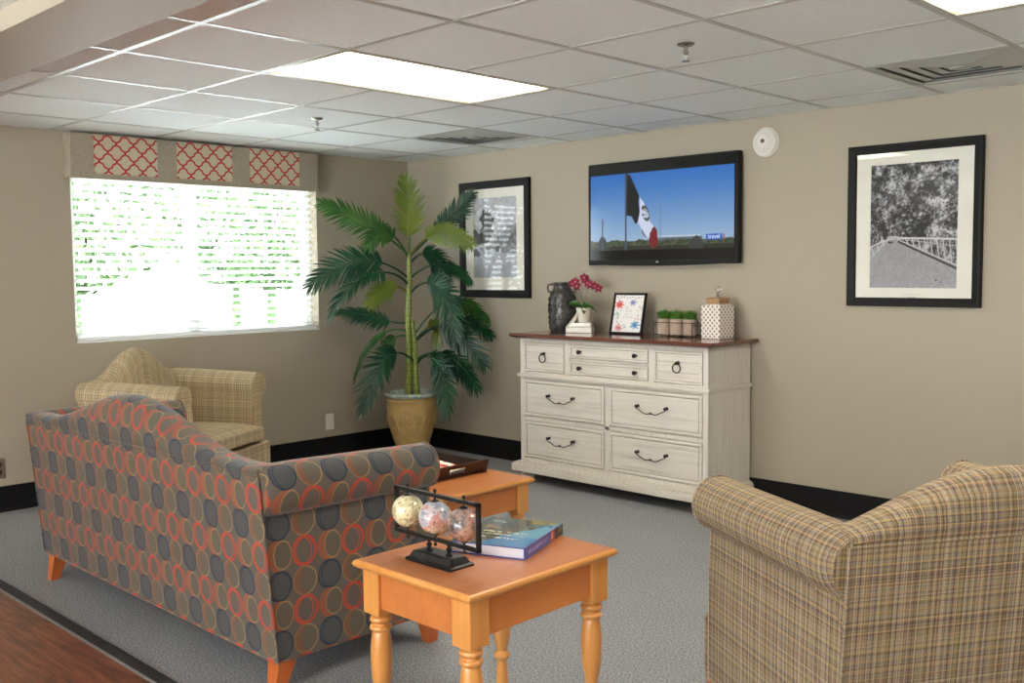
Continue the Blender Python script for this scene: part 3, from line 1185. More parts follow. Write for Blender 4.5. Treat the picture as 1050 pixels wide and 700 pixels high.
# ------------------------------------------------------------------ dresser
DX0, DX1, DY, DZ = 1.655, 3.085, -.46, .965
dr = empty('dresser', (0, 0, 0), 0, 'wide whitewashed dresser with cherry wood top below the television', 'dresser')
body = MB()
body.box(DX0, DY + .02, .13, DX1, -.02, .935)
body.build('carcass', M['wash_z'], dr, bevel=.002)
fm = MB()
pil = .033
fm.box(DX0, DY, .13, DX0 + pil, DY + .03, .935).box(DX1 - pil, DY, .13, DX1, DY + .03, .935)
fm.box(DX0 + pil, DY, .91, DX1 - pil, DY + .03, .935)
fm.box(DX0 + pil, DY, .672, DX1 - pil, DY + .03, .722)
fm.box(DX0 + pil, DY, .405, DX1 - pil, DY + .03, .432)
fm.box(DX0 + pil, DY, .13, DX1 - pil, DY + .03, .160)
fm.box(2.355, DY, .16, 2.39, DY + .03, .672)
fm.box(2.035, DY, .722, 2.075, DY + .03, .91).box(2.680, DY, .722, 2.718, DY + .03, .91)
fm.box(2.075, DY, .812, 2.680, DY + .03, .824)
fm.build('face_frame', M['wash_z'], dr, bevel=.003)
ml = MB()
for (z0, z1, o) in ((.690, .706, .016), (.684, .690, .010), (.706, .710, .008)):
    ml.box(DX0 - o, DY - o, z0, DX1 + o, -.02, z1)
ml.build('waist_moulding', M['wash_x'], dr, bevel=.004)
pl = MB()
pl.box(DX0 - .045, DY - .045, .072, DX1 + .03, -.02, .118)
pl.box(DX0 - .035, DY - .035, .118, DX1 + .022, -.02, .128)
pl.box(DX0 - .020, DY - .020, .128, DX1 + .012, -.02, .134)
pl.build('plinth', M['wash_x'], dr, bevel=.006)
for (x, y) in ((DX0 + .03, DY + .03), (DX1 - .03, DY + .03), (DX0 + .03, -.08), (DX1 - .03, -.08)):
    MB().lathe([(.022, 0), (.034, .006), (.044, .025), (.046, .036), (.040, .052), (.030, .060), (.036, .066), (.036, .074)], 28, c=(x, y)).build('bun_foot', M['wash_z'], dr, smooth=True)
tp = MB()
rows = []
x0, x1, y0, y1 = DX0 - .055, DX1 + .055, DY - .05, -.02
for (d, z) in ((.03, .935), (.022, .939), (.010, .943), (.004, .950), (.0, .955), (.002, .962), (.008, .967)):
    rows.append([(x0 + d, y0 + d, z), (x1 - d, y0 + d, z), (x1 - d, y1, z), (x0 + d, y1, z)])
tp.grid(rows, closed=True)
tp.quad(rows[-1])
tp.quad(list(reversed(rows[0])))
tp.build('top', M['cherry'], dr, smooth=True, angle=50)


def drawer(x0, x1, z0, z1, pulls, planks=0, raised=True):
    g = .004
    x0, x1, z0, z1 = x0 + g, x1 - g, z0 + g, z1 - g
    d = MB()
    y = DY
    rows = []
    # outer rim, ogee, raised field
    prof = ((0, .02), (0, -.004), (.006, -.008), (.014, -.009), (.019, -.003), (.024, -.003), (.030, -.006)) if raised else ((0, .02), (0, -.002), (.004, -.005), (.011, -.005), (.013, .003), (.016, .003))
    for (i, dy) in prof:
        rows.append([(x0 + i, y + dy, z0 + i), (x1 - i, y + dy, z0 + i), (x1 - i, y + dy, z1 - i), (x0 + i, y + dy, z1 - i)])
    d.grid(rows, closed=True)
    d.quad(rows[-1])
    o = d.build('drawer', M['wash_x'], dr, smooth=True, angle=20)
    # dark glaze in the groove
    gr = MB()
    i, dy = prof[-3][0] + .0005, prof[-3][1] - .0006
    i = prof[-3][0] if raised else .0125
    yy = y + (-.0034 if raised else .0024)
    w_ = .003
    for (a, b_, c, e) in ((x0 + i, z0 + i, x1 - i, z0 + i + w_), (x0 + i, z1 - i - w_, x1 - i, z1 - i), (x0 + i, z0 + i, x0 + i + w_, z1 - i), (x1 - i - w_, z0 + i, x1 - i, z1 - i)):
        gr.box(a, yy, b_, c, yy + .001, e)
    for k in range(planks):
        z = z0 + (z1 - z0) * (k + 1) / (planks + 1)
        gr.box(x0 + .018, y + .0022, z - .001, x1 - .018, y + .0034, z + .001)
    gr.build('glaze_line', M['wash_groove'], o)
    yf = y + prof[-1][1]
    for p in pulls:
        cx, cz = p[1], p[2]
        if p[0] == 'bail':
            hw = .102
            h_ = MB()
            for s_ in (-1, 1):
                h_.lathe([(.009, 0), (.010, .004), (.005, .008), (.005, .016), (.009, .02), (.0095, .026), (.004, .030)], 14, axis=(RX90, (cx + s_ * hw, yf, cz + .016)))
            pts = []
            for k in range(25):
                t_ = -1 + 2 * k / 24
                zz = cz + .014 - .036 * (1 - abs(t_) ** 3.5) + .003 * math.cos(t_ * 9)
                pts.append((cx + t_ * hw * (1.0 - .06 * math.cos(t_ * 3.1416)), yf - .022, zz))
            h_.tube(pts, [.0028 + .0012 * math.exp(-(abs(-1 + 2 * k / 24) / .15) ** 2) for k in range(25)], 8)
            h_.sphere((cx, yf - .022, pts[12][2]), .0062, 10, 8)
            h_.build('bail_handle', M['iron'], o, smooth=True)
        elif p[0] == 'ring':
            h_ = MB()
            h_.lathe([(.012, 0), (.012, .003), (.007, .008), (.006, .018), (.010, .022), (.006, .028)], 14, axis=(RX90, (cx, yf, cz + .022)))
            rr_ = .026
            h_.tube([(cx + rr_ * math.sin(2 * math.pi * k / 24), yf - .018, cz - .006 + rr_ * math.cos(2 * math.pi * k / 24)) for k in range(25)], .0036, 8)
            h_.build('ring_pull', M['iron'], o, smooth=True)
        else:
            MB().lathe([(.008, 0), (.009, .003), (.005, .008), (.006, .014), (.013, .019), (.014, .025), (.008, .031)], 16, axis=(RX90, (cx, yf, cz))).build('knob', M['iron'], o, smooth=True)
    return o


drawer(1.688, 2.035, .722, .912, [('ring', 1.862, .820)], 2, False)
drawer(2.718, 3.052, .722, .912, [('ring', 2.885, .820)], 2, False)
drawer(2.075, 2.680, .824, .912, [('knob', 2.165, .868), ('knob', 2.590, .868)], 0, False)
drawer(2.075, 2.680, .722, .812, [('knob', 2.165, .768), ('knob', 2.590, .768)], 0, False)
for (z0, z1) in ((.432, .672), (.160, .405)):
    drawer(1.688, 2.355, z0, z1, [('bail', 2.015, (z0 + z1) / 2 + .01)])
    drawer(2.390, 3.052, z0, z1, [('bail', 2.715, (z0 + z1) / 2 + .01)])

# ------------------------------------------------------------------ things on the dresser
TOPZ = .967
M['iron_vase'] = m_noise('pewter_glaze', rgb(96, 93, 90), rgb(56, 54, 53), 12, .3, metal=.5, bstr=.2)
# dark embossed vase
vs = empty('embossed_vase', (1.775, -.18, TOPZ), 0, 'tall dark grey embossed vase with two loop handles on the dresser', 'vase')
prof = [(.058, 0), (.078, .002), (.083, .012), (.0875, .06), (.0885, .14), (.0885, .20), (.084, .236), (.071, .262), (.058, .278), (.056, .300), (.060, .312), (.064, .316), (.064, .324), (.058, .326), (.050, .318), (.048, .29), (.05, .2)]
MB().lathe(prof, 48).build('body', M['iron_vase'], vs, smooth=True)
em = MB()
R = random.Random(3)
for zr, n, kind in ((.028, 14, 0), (.062, 14, 1), (.098, 12, 2), (.140, 12, 3), (.180, 12, 2), (.214, 14, 1)):
    rad = np.interp(zr, [0, .06, .14, .2, .236], [.078, .086, .0885, .0885, .084])
    for k in range(n):
        a = 2 * math.pi * (k + (.5 if kind % 2 else 0)) / n
        ca, sa = math.cos(a), math.sin(a)

        def P3(u, v, o=.002, ca=ca, sa=sa, rad=rad, zr=zr):
            return (rad * ca - sa * u + ca * o, rad * sa + ca * u + sa * o, zr + v)
        if kind == 0:
            em.tube([P3(-.014, -.010), P3(0, .010), P3(.014, -.010)], .0042, 5)
        elif kind == 1:
            em.tube([P3(.011 * math.cos(t_), .011 * math.sin(t_)) for t_ in np.linspace(0, 6.283, 11)], .004, 5)
        elif kind == 2:
            em.tube([P3(.003 * t_ * math.cos(t_), .003 * t_ * math.sin(t_)) for t_ in np.linspace(.5, 6.2, 12)], .0042, 5)
        else:
            em.tube([P3(-.012, -.016), P3(.012, 0), P3(-.012, .016)], .0042, 5)
            em.sphere(P3(.012, .013), .004, 6, 4)
for z in (.012, .045, .080, .118, .160, .198, .232):
    rad = np.interp(z, [0, .012, .06, .14, .2, .236], [.074, .080, .086, .0885, .0885, .084])
    em.tube([(rad * math.cos(t_), rad * math.sin(t_), z) for t_ in np.linspace(0, 6.283, 41)], .0022, 5)
em.build('relief', M['iron_vase'], vs, smooth=True)
vx, vy = .7159, .6981
for s_ in (-1, 1):
    pts = [(.072, .258), (.088, .262), (.096, .285), (.092, .306), (.076, .312), (.060, .305)]
    MB().tube([(s_ * p * vx, s_ * p * vy, z) for p, z in pts], .0065, 8).build('handle', M['iron_vase'], vs, smooth=True)

# ceramic planter with orchid
M['ceramic'] = m_noise('white_ceramic', rgb(226, 220, 204), rgb(208, 200, 182), 9, .3, coat=.3)
pn = empty('ceramic_planter', (1.965, -.225, TOPZ), math.radians(30), 'white ceramic stepped planter holding the pink orchid on the dresser', 'planter')
st = MB()
st.box(-.085, -.05, 0, .085, .05, .036)
st.box(-.08, -.047, .036, .080, .047, .042)
st.box(-.062, -.042, .042, .078, .042, .066)
st.build('stepped_base', M['ceramic'], pn, bevel=.004)
sw = MB()
pts = [(-.082, .038), (-.06, .062), (-.035, .095), (-.015, .125), (-.002, .148)]
rows = []
for k, (x, z) in enumerate(pts):
    wd = .012 + .004 * k
    rows.append([(x - .008, -wd, z - .006), (x + .010, -wd, z - .014), (x + .010, wd, z - .014), (x - .008, wd, z - .006), (x - .013, 0, z)])
sw.grid(rows, closed=True)
sw.quad(rows[0])
sw.quad(list(reversed(rows[-1])))
sw.build('slanted_brace', M['ceramic'], pn, smooth=True)
MB().lathe([(.034, .066), (.038, .070), (.046, .12), (.051, .148), (.054, .152), (.054, .160), (.049, .161), (.045, .150), (.040, .12)], 32, c=(.028, 0)).build('cup', M['ceramic'], pn, smooth=True)

M['orchid_pink'] = m_noise('orchid_petal', rgb(168, 30, 72), rgb(120, 18, 50), 60, .5)
M['orchid_lip'] = mat_base('orchid_lip', rgb(226, 170, 150), .5)[0]
M['leaf_green'] = m_noise('orchid_leaf', rgb(62, 108, 38), rgb(44, 84, 28), 20, .35)
M['stem_green'] = mat_base('stem_green', rgb(112, 130, 66), .5)[0]
M['moss'] = m_noise('moss', rgb(60, 76, 36), rgb(84, 98, 48), 80, .9)
orc = empty('orchid', (1.965 + .028 * math.cos(math.radians(30)), -.225 + .028 * math.sin(math.radians(30)), TOPZ + .15), 0, 'pink orchid with arching stems growing in the white ceramic planter', 'orchid')
MB().lathe([(.001, .007), (.02, .008), (.036, .004), (.040, -.004), (.03, -.02)][::-1], 20).build('moss', M['moss'], orc, smooth=True)


def leaf_mesh(mb, base, direction, length, width, droop, up=.5, n=8):
    d = Vector(direction).normalized()
    side = Matrix.Rotation(.8 if d.x < 0 else -.8, 3, d) @ d.cross(Vector((0, 0, 1))).normalized()
    rows = []
    p = Vector(base)
    for k in range(n + 1):
        t_ = k / n
        w_ = width * math.sin(math.pi * min(1, .08 + t_ * .92)) ** .6 * (1 if k < n else .02)
        c = Vector(base) + d * length * t_ + Vector((0, 0, up * length * t_ - droop * length * t_ * t_))
        rows.append([c - side * w_ + Vector((0, 0, w_ * .3)), c, c + side * w_ + Vector((0, 0, w_ * .3))])
    mb.grid(rows)


for (dx, dy, L_, up, dr_) in ((-.85, -.5, .105, .75, .55), (.85, .1, .10, .65, .95), (.55, -.8, .07, .5, .9), (-.2, .8, .08, .8, .8)):
    mb = MB()
    leaf_mesh(mb, (0, 0, .004), (dx, dy, 0), L_, .028, dr_, up)
    o = mb.build('leaf', M['leaf_green'], orc, smooth=True, recalc=False)
    m_ = o.modifiers.new('s', 'SOLIDIFY')
    m_.thickness = .0015


def flower(c, face, s):
    mb = MB()
    f_ = Vector(face).normalized()
    a_ = f_.cross(Vector((0, 0, 1))).normalized()
    b_ = a_.cross(f_)
    for k in range(5):
        an = math.pi / 2 + k * 2 * math.pi / 5
        wd = s * (.42 if k in (1, 4) else .28)
        d_ = a_ * math.cos(an) + b_ * math.sin(an)
        e_ = f_.cross(d_)
        rows = []
        for i in range(6):
            t_ = i / 5
            ww = wd * math.sin(math.pi * (.12 + .86 * t_)) ** .8
            cc_ = Vector(c) + d_ * s * t_ + f_ * (.25 * s * t_ * (1 - t_))
            rows.append([cc_ - e_ * ww, cc_ + f_ * s * .05, cc_ + e_ * ww])
        mb.grid(rows)
    return mb


for sidx, (stem, fl) in enumerate((([(0, 0, 0), (-.012, -.006, .07), (-.028, -.018, .13), (-.048, -.03, .168)], [(-.062, -.045, .165), (-.036, -.030, .150), (-.048, -.03, .178)]),
                                   ([(.006, 0, 0), (.014, .006, .08), (.022, .012, .15), (.034, .02, .19), (.06, .045, .178)],
                                    [(.004, .0, .192), (.024, .006, .170), (.040, .012, .158), (.062, .034, .150), (.078, .048, .135), (.010, -.01, .205)]))):
    so = MB().tube(stem, .0022, 6).build('stem', M['stem_green'], orc, smooth=True)
    for c_ in fl:
        f_ = flower(c_, (.5 + .3 * math.sin(c_[0] * 90), -.8, .1 + .2 * math.cos(c_[2] * 70)), .031).build('flower', M['orchid_pink'], so, smooth=True, recalc=False)
        m_ = f_.modifiers.new('s', 'SOLIDIFY')
        m_.thickness = .001
        MB().sphere((c_[0] + .003, c_[1] - .005, c_[2]), .0045, 8, 6).build('lip', M['orchid_lip'], f_, smooth=True)


# easel photo frame
def art_floral(U, V):
    C = np.ones(U.shape + (3,)) * np.array((234, 230, 226)) / 255.
    R = random.Random(5)

    def blossom(C, x, y, s, c, n=6, a=.7):
        ang = np.arctan2((V - y) * 1.4, U - x)
        rad = np.hypot(U - x, (V - y) * 1.4)
        pet = rad < s * (.8 + .2 * np.cos(ang * n))
        C = put(C, pet, c, a)
        C = put(C, rad < s * .3, tuple(int(q * .7) for q in c), a)
        return C
    for k in range(60):
        x, y = R.random(), R.random()
        if .25 < x < .72 and .3 < y < .78: continue
        C = blossom(C, x, y, R.uniform(.02, .045), R.choice([(150, 140, 170), (120, 140, 120), (190, 150, 150), (130, 150, 180), (170, 170, 150)]), 5, .55)
    C = blossom(C, .16, .74, .17, (222, 82, 76), 7, .85)
    C = blossom(C, .62, .80, .13, (130, 130, 190), 6, .7)
    C = blossom(C, .78, .20, .16, (84, 150, 206), 7, .8)
    C = blossom(C, .22, .11, .15, (214, 120, 124), 8, .7)
    C = blossom(C, .12, .50, .08, (120, 190, 140), 5, .5)
    for k in range(7):
        C = put(C, (abs(V - (.70 - k * .05)) < .008) & (abs(U - .5) < .17 - (k % 3) * .03) & (fbm(U, V, 40, 1, k) > .4), (150, 146, 150), .6)
    for k in range(9):
        C = put(C, seg(U, V, (.08 + k * .1, .94), (.12 + k * .1, .90 + (k % 3) * .03)) < .012, (110, 104, 130), .6)
    return C


ph = empty('tabletop_photo_frame', (2.30, -.18, TOPZ), math.radians(4), 'black tabletop frame leaning back with a colourful floral print, on the dresser', 'photo frame')
W2, H2, fw = .120, .262, .0135
ph_e = MB()
prof = [(0, 0), (0, -.012), (.003, -.016), (fw - .003, -.016), (fw, -.010), (fw, 0)]
tilt = Matrix.Rotation(math.radians(-14), 3, 'X')
rows = []
for (d, y) in prof:
    rows.append([tilt @ Vector(p) for p in ((-W2 + d, y, d), (W2 - d, y, d), (W2 - d, y, H2 - d), (-W2 + d, y, H2 - d))])
ph_e.grid(rows, closed=True)
ph_e.build('frame', M['black'], ph, smooth=True, angle=25)
bk = MB()
bk.hexa([tilt @ Vector(p) for p in ((-W2 + .004, -.004, .004), (W2 - .004, -.004, .004), (W2 - .004, 0, .004), (-W2 + .004, 0, .004), (-W2 + .004, -.004, H2 - .004), (W2 - .004, -.004, H2 - .004), (W2 - .004, 0, H2 - .004), (-W2 + .004, 0, H2 - .004))])
bk.build('backing', M['black'], ph)
MB().hexa([(-.025, .012, .0), (.025, .012, .0), (.025, .10, 0), (-.025, .10, 0), (-.015, .040, .17), (.015, .040, .17), (.015, .046, .17), (-.015, .046, .17)]).build('easel_back', M['black'], ph)
painted('floral_print', art_floral, 70, 96, lambda u, v: tuple(tilt @ Vector((-W2 + fw + (2 * W2 - 2 * fw) * u, -.006, fw + (H2 - 2 * fw) * v))), M['print'], ph)

# three grass pots in a wire rack
M['pot_pink'] = m_noise('pale_stone_pot', rgb(190, 170, 152), rgb(170, 150, 132), 60, .8, bstr=.3)
M['grass_green'] = m_noise('grass_blade', rgb(84, 138, 36), rgb(46, 96, 22), 60, .5)
gx = 2.672
rk = empty('wire_rack', (gx, -.165, TOPZ), 0, 'dark wire rack holding three small grass pots on the dresser', 'rack')
wr = MB()
hx, hy = .138, .045
for z in (.012, .085):
    wr.tube([(-hx, -hy, z), (hx, -hy, z), (hx, hy, z), (-hx, hy, z), (-hx, -hy, z)], .0022, 6)
for (x, y) in ((-hx, -hy), (hx, -hy), (hx, hy), (-hx, hy)):
    wr.tube([(x, y, 0), (x, y, .088)], .0025, 6)
wr.tube([(hx, -hy + .01, .07), (hx + .014, -.01, .07), (hx + .014, .01, .07), (hx, hy - .01, .07)], .0025, 6)
wr.tube([(-hx, -hy + .01, .07), (-hx - .014, -.01, .07), (-hx - .014, .01, .07), (-hx, hy - .01, .07)], .0025, 6)
for x in (-.042, .042):
    wr.tube([(x, -hy, .003), (x, hy, .003)], .0025, 6)
wr.build('wires', M['iron'], rk, smooth=True)


def grass_pot(x, label, seed):
    r = empty('potted_grass', (x, -.165, TOPZ + .0065), 0, label, 'potted grass')
    MB().lathe([(.037, 0), (.040, .003), (.042, .06), (.0425, .092), (.0435, .098), (.041, .100), (.038, .096), (.037, .085)], 28).build('pot', M['pot_pink'], r, smooth=True)
    R = random.Random(seed)
    mb = MB()
    mb.lathe([(.034, .084), (.02, .092), (.001, .093)], 16)
    for k in range(420):
        a, q = R.random() * 6.283, R.random() ** .5
        rr_ = .036 * q
        b0 = Vector((rr_ * math.cos(a), rr_ * math.sin(a), .086))
        out = Vector((math.cos(a), math.sin(a), 0)) * (.002 + .013 * q * R.random()) + Vector((R.uniform(-.006, .006), R.uniform(-.006, .006), 0))
        h_ = R.uniform(.055, .076) * (1 - .2 * q)
        sd = Vector((-math.sin(a + R.uniform(-1, 1)), math.cos(a + R.uniform(-1, 1)), 0)) * .0017
        m1, m2 = b0 + out * .4 + Vector((0, 0, h_ * .6)), b0 + out * 1.2 + Vector((0, 0, h_))
        mb.grid([[b0 - sd, b0 + sd], [m1 - sd, m1 + sd], [m2 - sd * .2, m2 + sd * .2]])
    mb.build('grass', M['grass_green'], r, recalc=False)
    return r


grass_pot(gx - .092, 'small pot of green grass, leftmost of the three in the wire rack', 1)
grass_pot(gx, 'small pot of green grass, middle one of the three in the wire rack', 2)
grass_pot(gx + .092, 'small pot of green grass, rightmost of the three in the wire rack', 3)

# lattice jar
m, nt, b = mat_base('lattice_glaze', rgb(222, 212, 190), .35, coat=.3)
sp = nt.nodes.new('ShaderNodeSeparateXYZ')
uvn = nt.nodes.new('ShaderNodeUVMap')
uvn.uv_map = 'UVMap'
nt.links.new(uvn.outputs[0], sp.inputs[0])
u, v = NX(nt, sp.outputs[0]), NX(nt, sp.outputs[1])
q_ = .031
fx, fy = ((u + v) / q_ + 30).fr() - .5, ((u - v) / q_ + 30).fr() - .5
d = fx.ab().mx(fy.ab())
ln_ = (d - .36).ab().soft(.09, .06)
dot = d.lt(.11)
nt.links.new(mix(nt, d.soft(.34, .28) * .7, rgb(240, 234, 222), rgb(104, 66, 44)), b.inputs['Base Color'])
M['lattice'] = m
M['gold'] = mat_base('tan_glaze', rgb(168, 130, 88), .35, coat=.3)[0]
M['crystal'], nt, b = mat_base('crystal', (1, 1, 1, 1), .03)
b.inputs['Transmission Weight'].default_value = .9
b.inputs['IOR'].default_value = 1.5
jr = empty('lattice_jar', (2.955, -.165, TOPZ), math.radians(-6), 'square cream lidded jar with brown lattice pattern at the dresser\'s right end', 'jar')
hj = .067
mb = MB()
rows = [[(-s_, -s_, z), (s_, -s_, z), (s_, s_, z), (-s_, s_, z)] for (s_, z) in ((hj - .004, 0), (hj, .004), (hj, .186), (hj - .006, .194), (.05, .200), (.046, .201))]
mb.grid(rows, closed=True)
mb.quad(rows[0])
mb.quad(rows[-1])
mb.build('body', M['lattice'], jr, bevel=.003)
mb = MB()
rows = [[(-s_, -s_, z), (s_, -s_, z), (s_, s_, z), (-s_, s_, z)] for (s_, z) in ((.046, .199), (.046, .222), (.050, .224), (.050, .232), (.040, .238), (.012, .240))]
mb.grid(rows, closed=True)
mb.quad(rows[-1])
lid = mb.build('lid', M['gold'], jr, bevel=.002)
MB().lathe([(.010, .238), (.006, .244), (.011, .250), (.004, .258), (.006, .264)], 16).sphere((0, 0, .284), .0195, 16, 10).build('finial', M['crystal'], lid, smooth=True)


# ------------------------------------------------------------------ upholstered seats
def seat_family(name, W, fabric, loc, rz, label, cat, ncush=1, legm=None, hump=.15, D0=-.35, D1=.38, hp=1.1, hwid=.86):
    r = empty(name, loc, rz, label, cat)
    hw = W / 2
    yb, yt = D0, D0 - .055          # back bottom and back top (rake)
    zb, zw, zs = .125, .735, .765   # bottom, back welt, crest shoulder

    def hx_(x):
        t_ = min(1, abs(x) / (hw * hwid))
        return zs + hump * (.5 + .5 * math.cos(math.pi * t_)) ** hp
    n = 48
    # outside back panel
    rows, uvs = [], []
    for k in range(13):
        t_ = k / 12
        z = zb + (zw - zb) * t_
        y = yb + (yt - yb) * t_
        hb = hw - .004
        rows.append([(-hb + 2 * hb * i / n, y, z) for i in range(n + 1)])
        uvs.append([(-hw + 2 * hw * i / n, z) for i in range(n + 1)])
    mb = MB().grid(rows, uvs)
    rows2 = [[(p[0], p[1] + .05, p[2]) for p in rw] for rw in rows]
    mb.grid(rows2, uvs)
    mb.grid([[rw[0], (rw[0][0], rw[0][1] + .05, rw[0][2])] for rw in rows], [[(0, rw[0][2]), (.05, rw[0][2])] for rw in rows])
    mb.grid([[rw[-1], (rw[-1][0], rw[-1][1] + .05, rw[-1][2])] for rw in rows], [[(0, rw[0][2]), (.05, rw[0][2])] for rw in rows])
    mb.build('outside_back', fabric, r, smooth=True, recalc=False, angle=50)
    # crest and inside back
    xs = [-hw + .004 + 2 * (hw - .004) * i / n for i in range(n + 1)]
    prof_rows = []
    uvr = []
    for x in xs:
        h_ = hx_(x)
        hh = h_ - zw
        yc = yt + .012
        pr = [(yt + .002, zw - .004), (yt - .006, zw + .01), (yt - .010, zw + hh * .35), (yt - .004, zw + hh * .7), (yt + .018, zw + hh * .92), (yt + .05, h_),
              (yt + .085, h_ - .006), (yt + .112, h_ - .03), (yt + .128, h_ - .07), (yt + .15, .62), (yt + .19, .45), (yt + .19, .36)]
        s_, us = 0, []
        for k, p in enumerate(pr):
            if k: s_ += math.hypot(p[0] - pr[k - 1][0], p[1] - pr[k - 1][1])
            us.append((x, zw + s_))
        prof_rows.append([(x, p[0], p[1]) for p in pr])
        uvr.append(us)
    mb = MB().grid(prof_rows, uvr)
    for e, pr in ((0, prof_rows[0]), (1, prof_rows[-1])):
        mb.quad(pr)
    mb.build('backrest', fabric, r, smooth=True, angle=60)
    # arms
    ya, yf = yt + .004, D1 - .085
    for s_ in (-1, 1):
        cxr, czr, rr_ = hw - .028, .672, .082
        prof = [(hw, zb), (hw, .25), (hw, .40), (hw - .004, .52), (hw - .006, .595)]
        for k in range(17):
            a = math.radians(-52 + k * 262 / 16)
            prof.append((cxr + rr_ * math.cos(a) * (1.0 if math.cos(a) > 0 else .95), czr + rr_ * math.sin(a)))
        prof += [(hw - .105, .60), (hw - .11, .5), (hw - .11, .36), (hw - .11, zb)]
        ss = [0]
        for k in range(1, len(prof)):
            ss.append(ss[-1] + math.hypot(prof[k][0] - prof[k - 1][0], prof[k][1] - prof[k - 1][1]))
        rows, uvs = [], []
        m_ = 14
        for i in range(m_ + 1):
            t_ = i / m_
            y = ya + (yf - ya) * (0, .022, .06)[i] if i < 3 else ya + (yf - ya) * t_
            rw, uw = [], []
            for k_, (p, sv) in enumerate(zip(prof, ss)):
                up_ = max(0, (p[1] - .45) / .3)
                dz = (.022 * (1 - t_) - .004) * up_
                ylean = y + (yb - yt) * max(0, (zw - p[1]) / (zw - zb)) * (1 - t_)   # arm rear follows the raked back
                puff = (.006 * math.sin(math.pi * t_)) * min(1, up_)
                rk_ = (.80, .93, .985)[i] if i < 3 and k_ >= 5 and k_ <= 21 else 1
                q0, q1 = cxr + (p[0] - cxr) * rk_, czr + (p[1] - czr) * rk_
                rw.append((s_ * (q0 + puff * (1 if p[0] > cxr else 0)), ylean, q1 + dz))
                uw.append((ylean, zb + sv))
            rows.append(rw)
            uvs.append(uw)
        mb = MB().grid(rows, uvs)
        mb.quad(rows[0])
        o = mb.build('arm', fabric, r, smooth=True, angle=50)
        # scroll shaped front panel, slightly inset, with piping
        fr_ = [(p[0] * .999, p[1] + .006, p[2]) for p in rows[-1]]
        c = Vector((sum(p[0] for p in fr_) / len(fr_), yf, sum(p[2] for p in fr_) / len(fr_)))
        MB().quad(fr_, [(p[0], p[2]) for p in fr_]).grid([rows[-1], fr_], closed=True).build('arm_front', fabric, o, recalc=True)
        MB().tube([(p[0], p[1] + .003, p[2]) for p in rows[-1]], .0045, 6).build('piping', fabric, o, smooth=True)
    # piping at the back panel
    pp = MB()
    pp.tube([(-hw, yt - .001, zw), (hw, yt - .001, zw)], .005, 6)
    for s_ in (-1, 1):
        pp.tube([(s_ * hw, yb, zb), (s_ * hw, yt, zw)], .005, 6)
    pp.tube([(-hw, yb, zb), (hw, yb, zb)], .005, 6)
    pp.tube([(hw - .008, yb, zb), (hw - .008, D1 - .05, zb), (hw - .02, D1 - .03, zb), (hw - .05, D1 - .024, zb), (-hw + .05, D1 - .024, zb), (-hw + .02, D1 - .03, zb), (-hw + .008, D1 - .05, zb), (-hw + .008, yb, zb)], .005, 6)
    pp.build('back_piping', fabric, r, smooth=True)
    # base rail
    mb = MB().box(-hw + .006, yb + .02, zb, hw - .006, D1 - .02, .32)
    mb.build('base_rail', fabric, r, bevel=.018, seg=4)
    # seat cushions
    iw = hw - .115
    y0, y1 = yb + .12, D1
    for k in range(ncush):
        x0 = -iw + 2 * iw * k / ncush + .002
        x1 = -iw + 2 * iw * (k + 1) / ncush - .002
        rows, uvs = [], []
        N = 12
        prof = []
        for side in (1, -1):
            rr2 = []
            for j in range(N + 1):
                row, uw = [], []
                for i in range(N + 1):
                    a, b_ = i / N, j / N
                    ed = min(1, min(a, 1 - a) * 7) ** .5 * min(1, min(b_, 1 - b_) * 7) ** .5
                    cr = math.sin(math.pi * a) ** .5 * math.sin(math.pi * b_) ** .5 if 0 < a < 1 and 0 < b_ < 1 else 0
                    z = .385 + side * (.035 + .020 * ed) + (.022 * cr if side > 0 else 0)
                    ins = .010 * (1 - ed)
                    x = x0 + (x1 - x0) * a
                    y = y0 + (y1 - y0) * b_
                    row.append((x, y, z))
                    uw.append((x, y))
                rr2.append(row)
                uvs.append(uw)
            prof.append(rr2)
        mb = MB()
        mb.grid(prof[0], uvs[:N + 1])
        mb.grid([list(reversed(q)) for q in prof[1]], [list(reversed(q)) for q in uvs[N + 1:]])
        # boxing
        def edge(g):
            return g[0] + [rw[-1] for rw in g[1:]] + list(reversed(g[-1]))[1:] + [rw[0] for rw in reversed(g[1:-1])]
        et, eb = edge(prof[0]), edge(prof[1])
        mb.grid([et, eb], closed=True)
        mb.build('seat_cushion', fabric, r, smooth=True, angle=70)
    # legs
    lm = legm or M['leg_wood']
    for (sx, sy, yy) in ((-1, -1, yb), (1, -1, yb), (-1, 1, D1 - .02), (1, 1, D1 - .02)):
        x = sx * (hw - .045)
        y = yy - sy * .045
        MB().taper((x + sx * .0, y + sy * (.012 if sy > 0 else .03)), (.040, .042), 0, (x, y), (.068, .07), zb + .002).build('leg', lm, r, bevel=.003)
    return r


seat_family('sofa', 1.91, M['rings'], (2.455, -3.065, 0), 0,
            'camelback sofa in grey fabric with orange and blue rings, seen from behind', 'sofa', ncush=2)
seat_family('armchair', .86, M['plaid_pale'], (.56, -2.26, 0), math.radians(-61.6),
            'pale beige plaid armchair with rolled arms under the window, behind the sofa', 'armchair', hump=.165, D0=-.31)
seat_family('armchair', .90, M['plaid'], (5.0, -2.38, 0), math.radians(58),
            'ochre and red plaid armchair seen from behind in the right foreground', 'armchair', hump=.125, D0=-.36, D1=.41, hp=.62, hwid=1.0)


